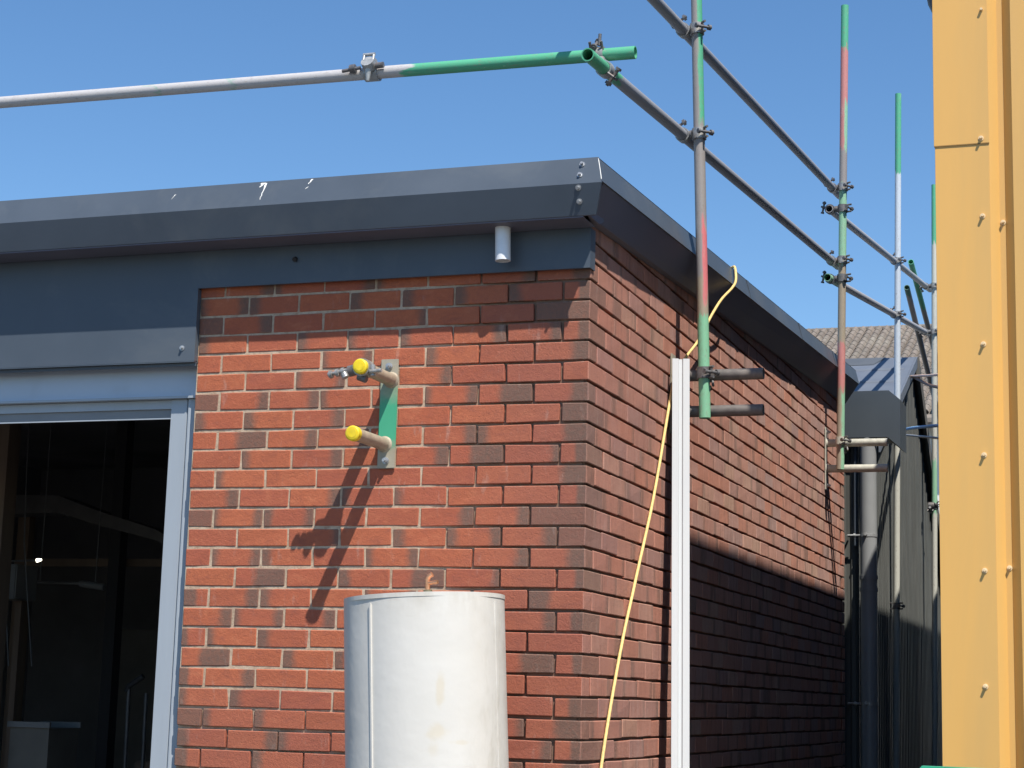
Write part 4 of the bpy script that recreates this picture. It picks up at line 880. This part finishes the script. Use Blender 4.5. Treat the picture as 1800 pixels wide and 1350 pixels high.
tmo = tm.build("roof_tile", M['tile']); tme = tmo.data; bpy.data.objects.remove(tmo)
roofm = MB(); rv = [slope(-9, 0, -.03), slope(3, 0, -.03), slope(3, 7.2, -.03), slope(-9, 7.2, -.03)]
roofm.add(rv + [(x, y, z - .08) for x, y, z in rv], [(0, 1, 2, 3), (7, 6, 5, 4), (0, 4, 5, 1), (1, 5, 6, 2), (2, 6, 7, 3), (3, 7, 4, 0)])
rback = [slope(-9, 0, -.03), slope(3, 0, -.03), (3, YR + 7 * ca, ZR - 7 * sa), (-9, YR + 7 * ca, ZR - 7 * sa)]
roofm.add(rback, [(0, 3, 2, 1)])
hroof = par(roofm.build("roof", M['tile']), hs)
rot = Matrix.Rotation(ang, 4, 'X'); rest = MB()
for r in range(21):
    for c in range(-14, 20):
        x = -4.62 + c * TWD; d = r * GA
        Mx = Matrix.Translation(slope(x, d + .0)) @ Matrix.Rotation(ang, 4, 'X') @ Matrix.Rotation(random.uniform(-.006, .006), 4, 'Y')
        if 0 <= c < 14 and r < 21 and len([1]) and (r * 14 + c) < 300:
            o = bpy.data.objects.new("roof_tile", tme); C.objects.link(o); o.parent = hroof; o.matrix_local = Mx
        else:
            rest.add([tuple(Mx @ v.co) for v in tme.vertices], [tuple(p.vertices) for p in tme.polygons])
o = rest.build("roof_tiles", M['tile']); o.parent = hroof; o['kind'] = 'stuff'
b = MB()
x = -9.0
while x < 3: b.tube((x, YR, ZR + .0), (x + .44, YR, ZR + .0), .055, 10); x += .45
o = b.build("ridge_tiles", M['tile']); o.parent = hroof; o['kind'] = 'stuff'
b = MB(); b.box((-8.8, YR - 6.0, 0), (2.8, YR + 6.0, 6.7)); par(b.build("wall", M['render']), hs)

# ------------------------------------------------------------------ cables to the yellow building, white gable scrap
def cable(pts, r, mat, label): 
    b = MB(); b.path(smooth(pts), r, 8); tag(b.build("cable", mat), label, "cable")
cable([(.05, 9.15, 4.36), (.20, 8.4, 4.19), (.45, 7.0, 3.90), (.85, 5.0, 3.53), (1.222, 3.2, 3.30)], .012, M['brown_cable'], "dark brown cable from the extension verge to the yellow building, lower of the pair")
cable([(.05, 9.05, 4.345), (.20, 8.4, 4.23), (.45, 7.0, 3.98), (.85, 5.0, 3.64), (1.222, 3.2, 3.38)], .010, M['pink_cable'], "pale pinkish cable just above the dark brown cable")
cable([(-.005, 8.25, 3.735), (.22, 7.4, 3.655), (.59, 5.9, 3.445), (1.222, 3.0, 3.03)], .011, M['blue_cable'], "blue cable stretched from the box gutter to the yellow building")
b = MB(); b.tube((-.005, 8.24, 3.745), (1.222, 3.2, 2.93), .008, 8); tag(b.build("tie_rod", M['galv']), "thin pale rod just under the blue cable", "rod")

# ------------------------------------------------------------------ green barrier at the bottom right
gb = thing("green_barrier", "green painted site barrier, only its top rail shows at bottom right", "barrier", (1.8, -0.8, 0))
b = MB(); b.box((1.262, -0.86, 1.395), (2.9, -0.81, 1.4465)); par(b.build("top_rail", M['greenbar'], bevel=.004), gb)
for x in (1.30, 2.05, 2.82):
    b = MB(); b.box((x, -0.855, 0.0), (x + .045, -0.815, 1.394)); par(b.build("post", M['greenbar']), gb)
for z in (.35, .87):
    b = MB(); b.box((1.27, -0.80, z), (2.88, -0.785, z + .4)); par(b.build("board", M['greenbar']), gb)
bpy.context.view_layer.update()
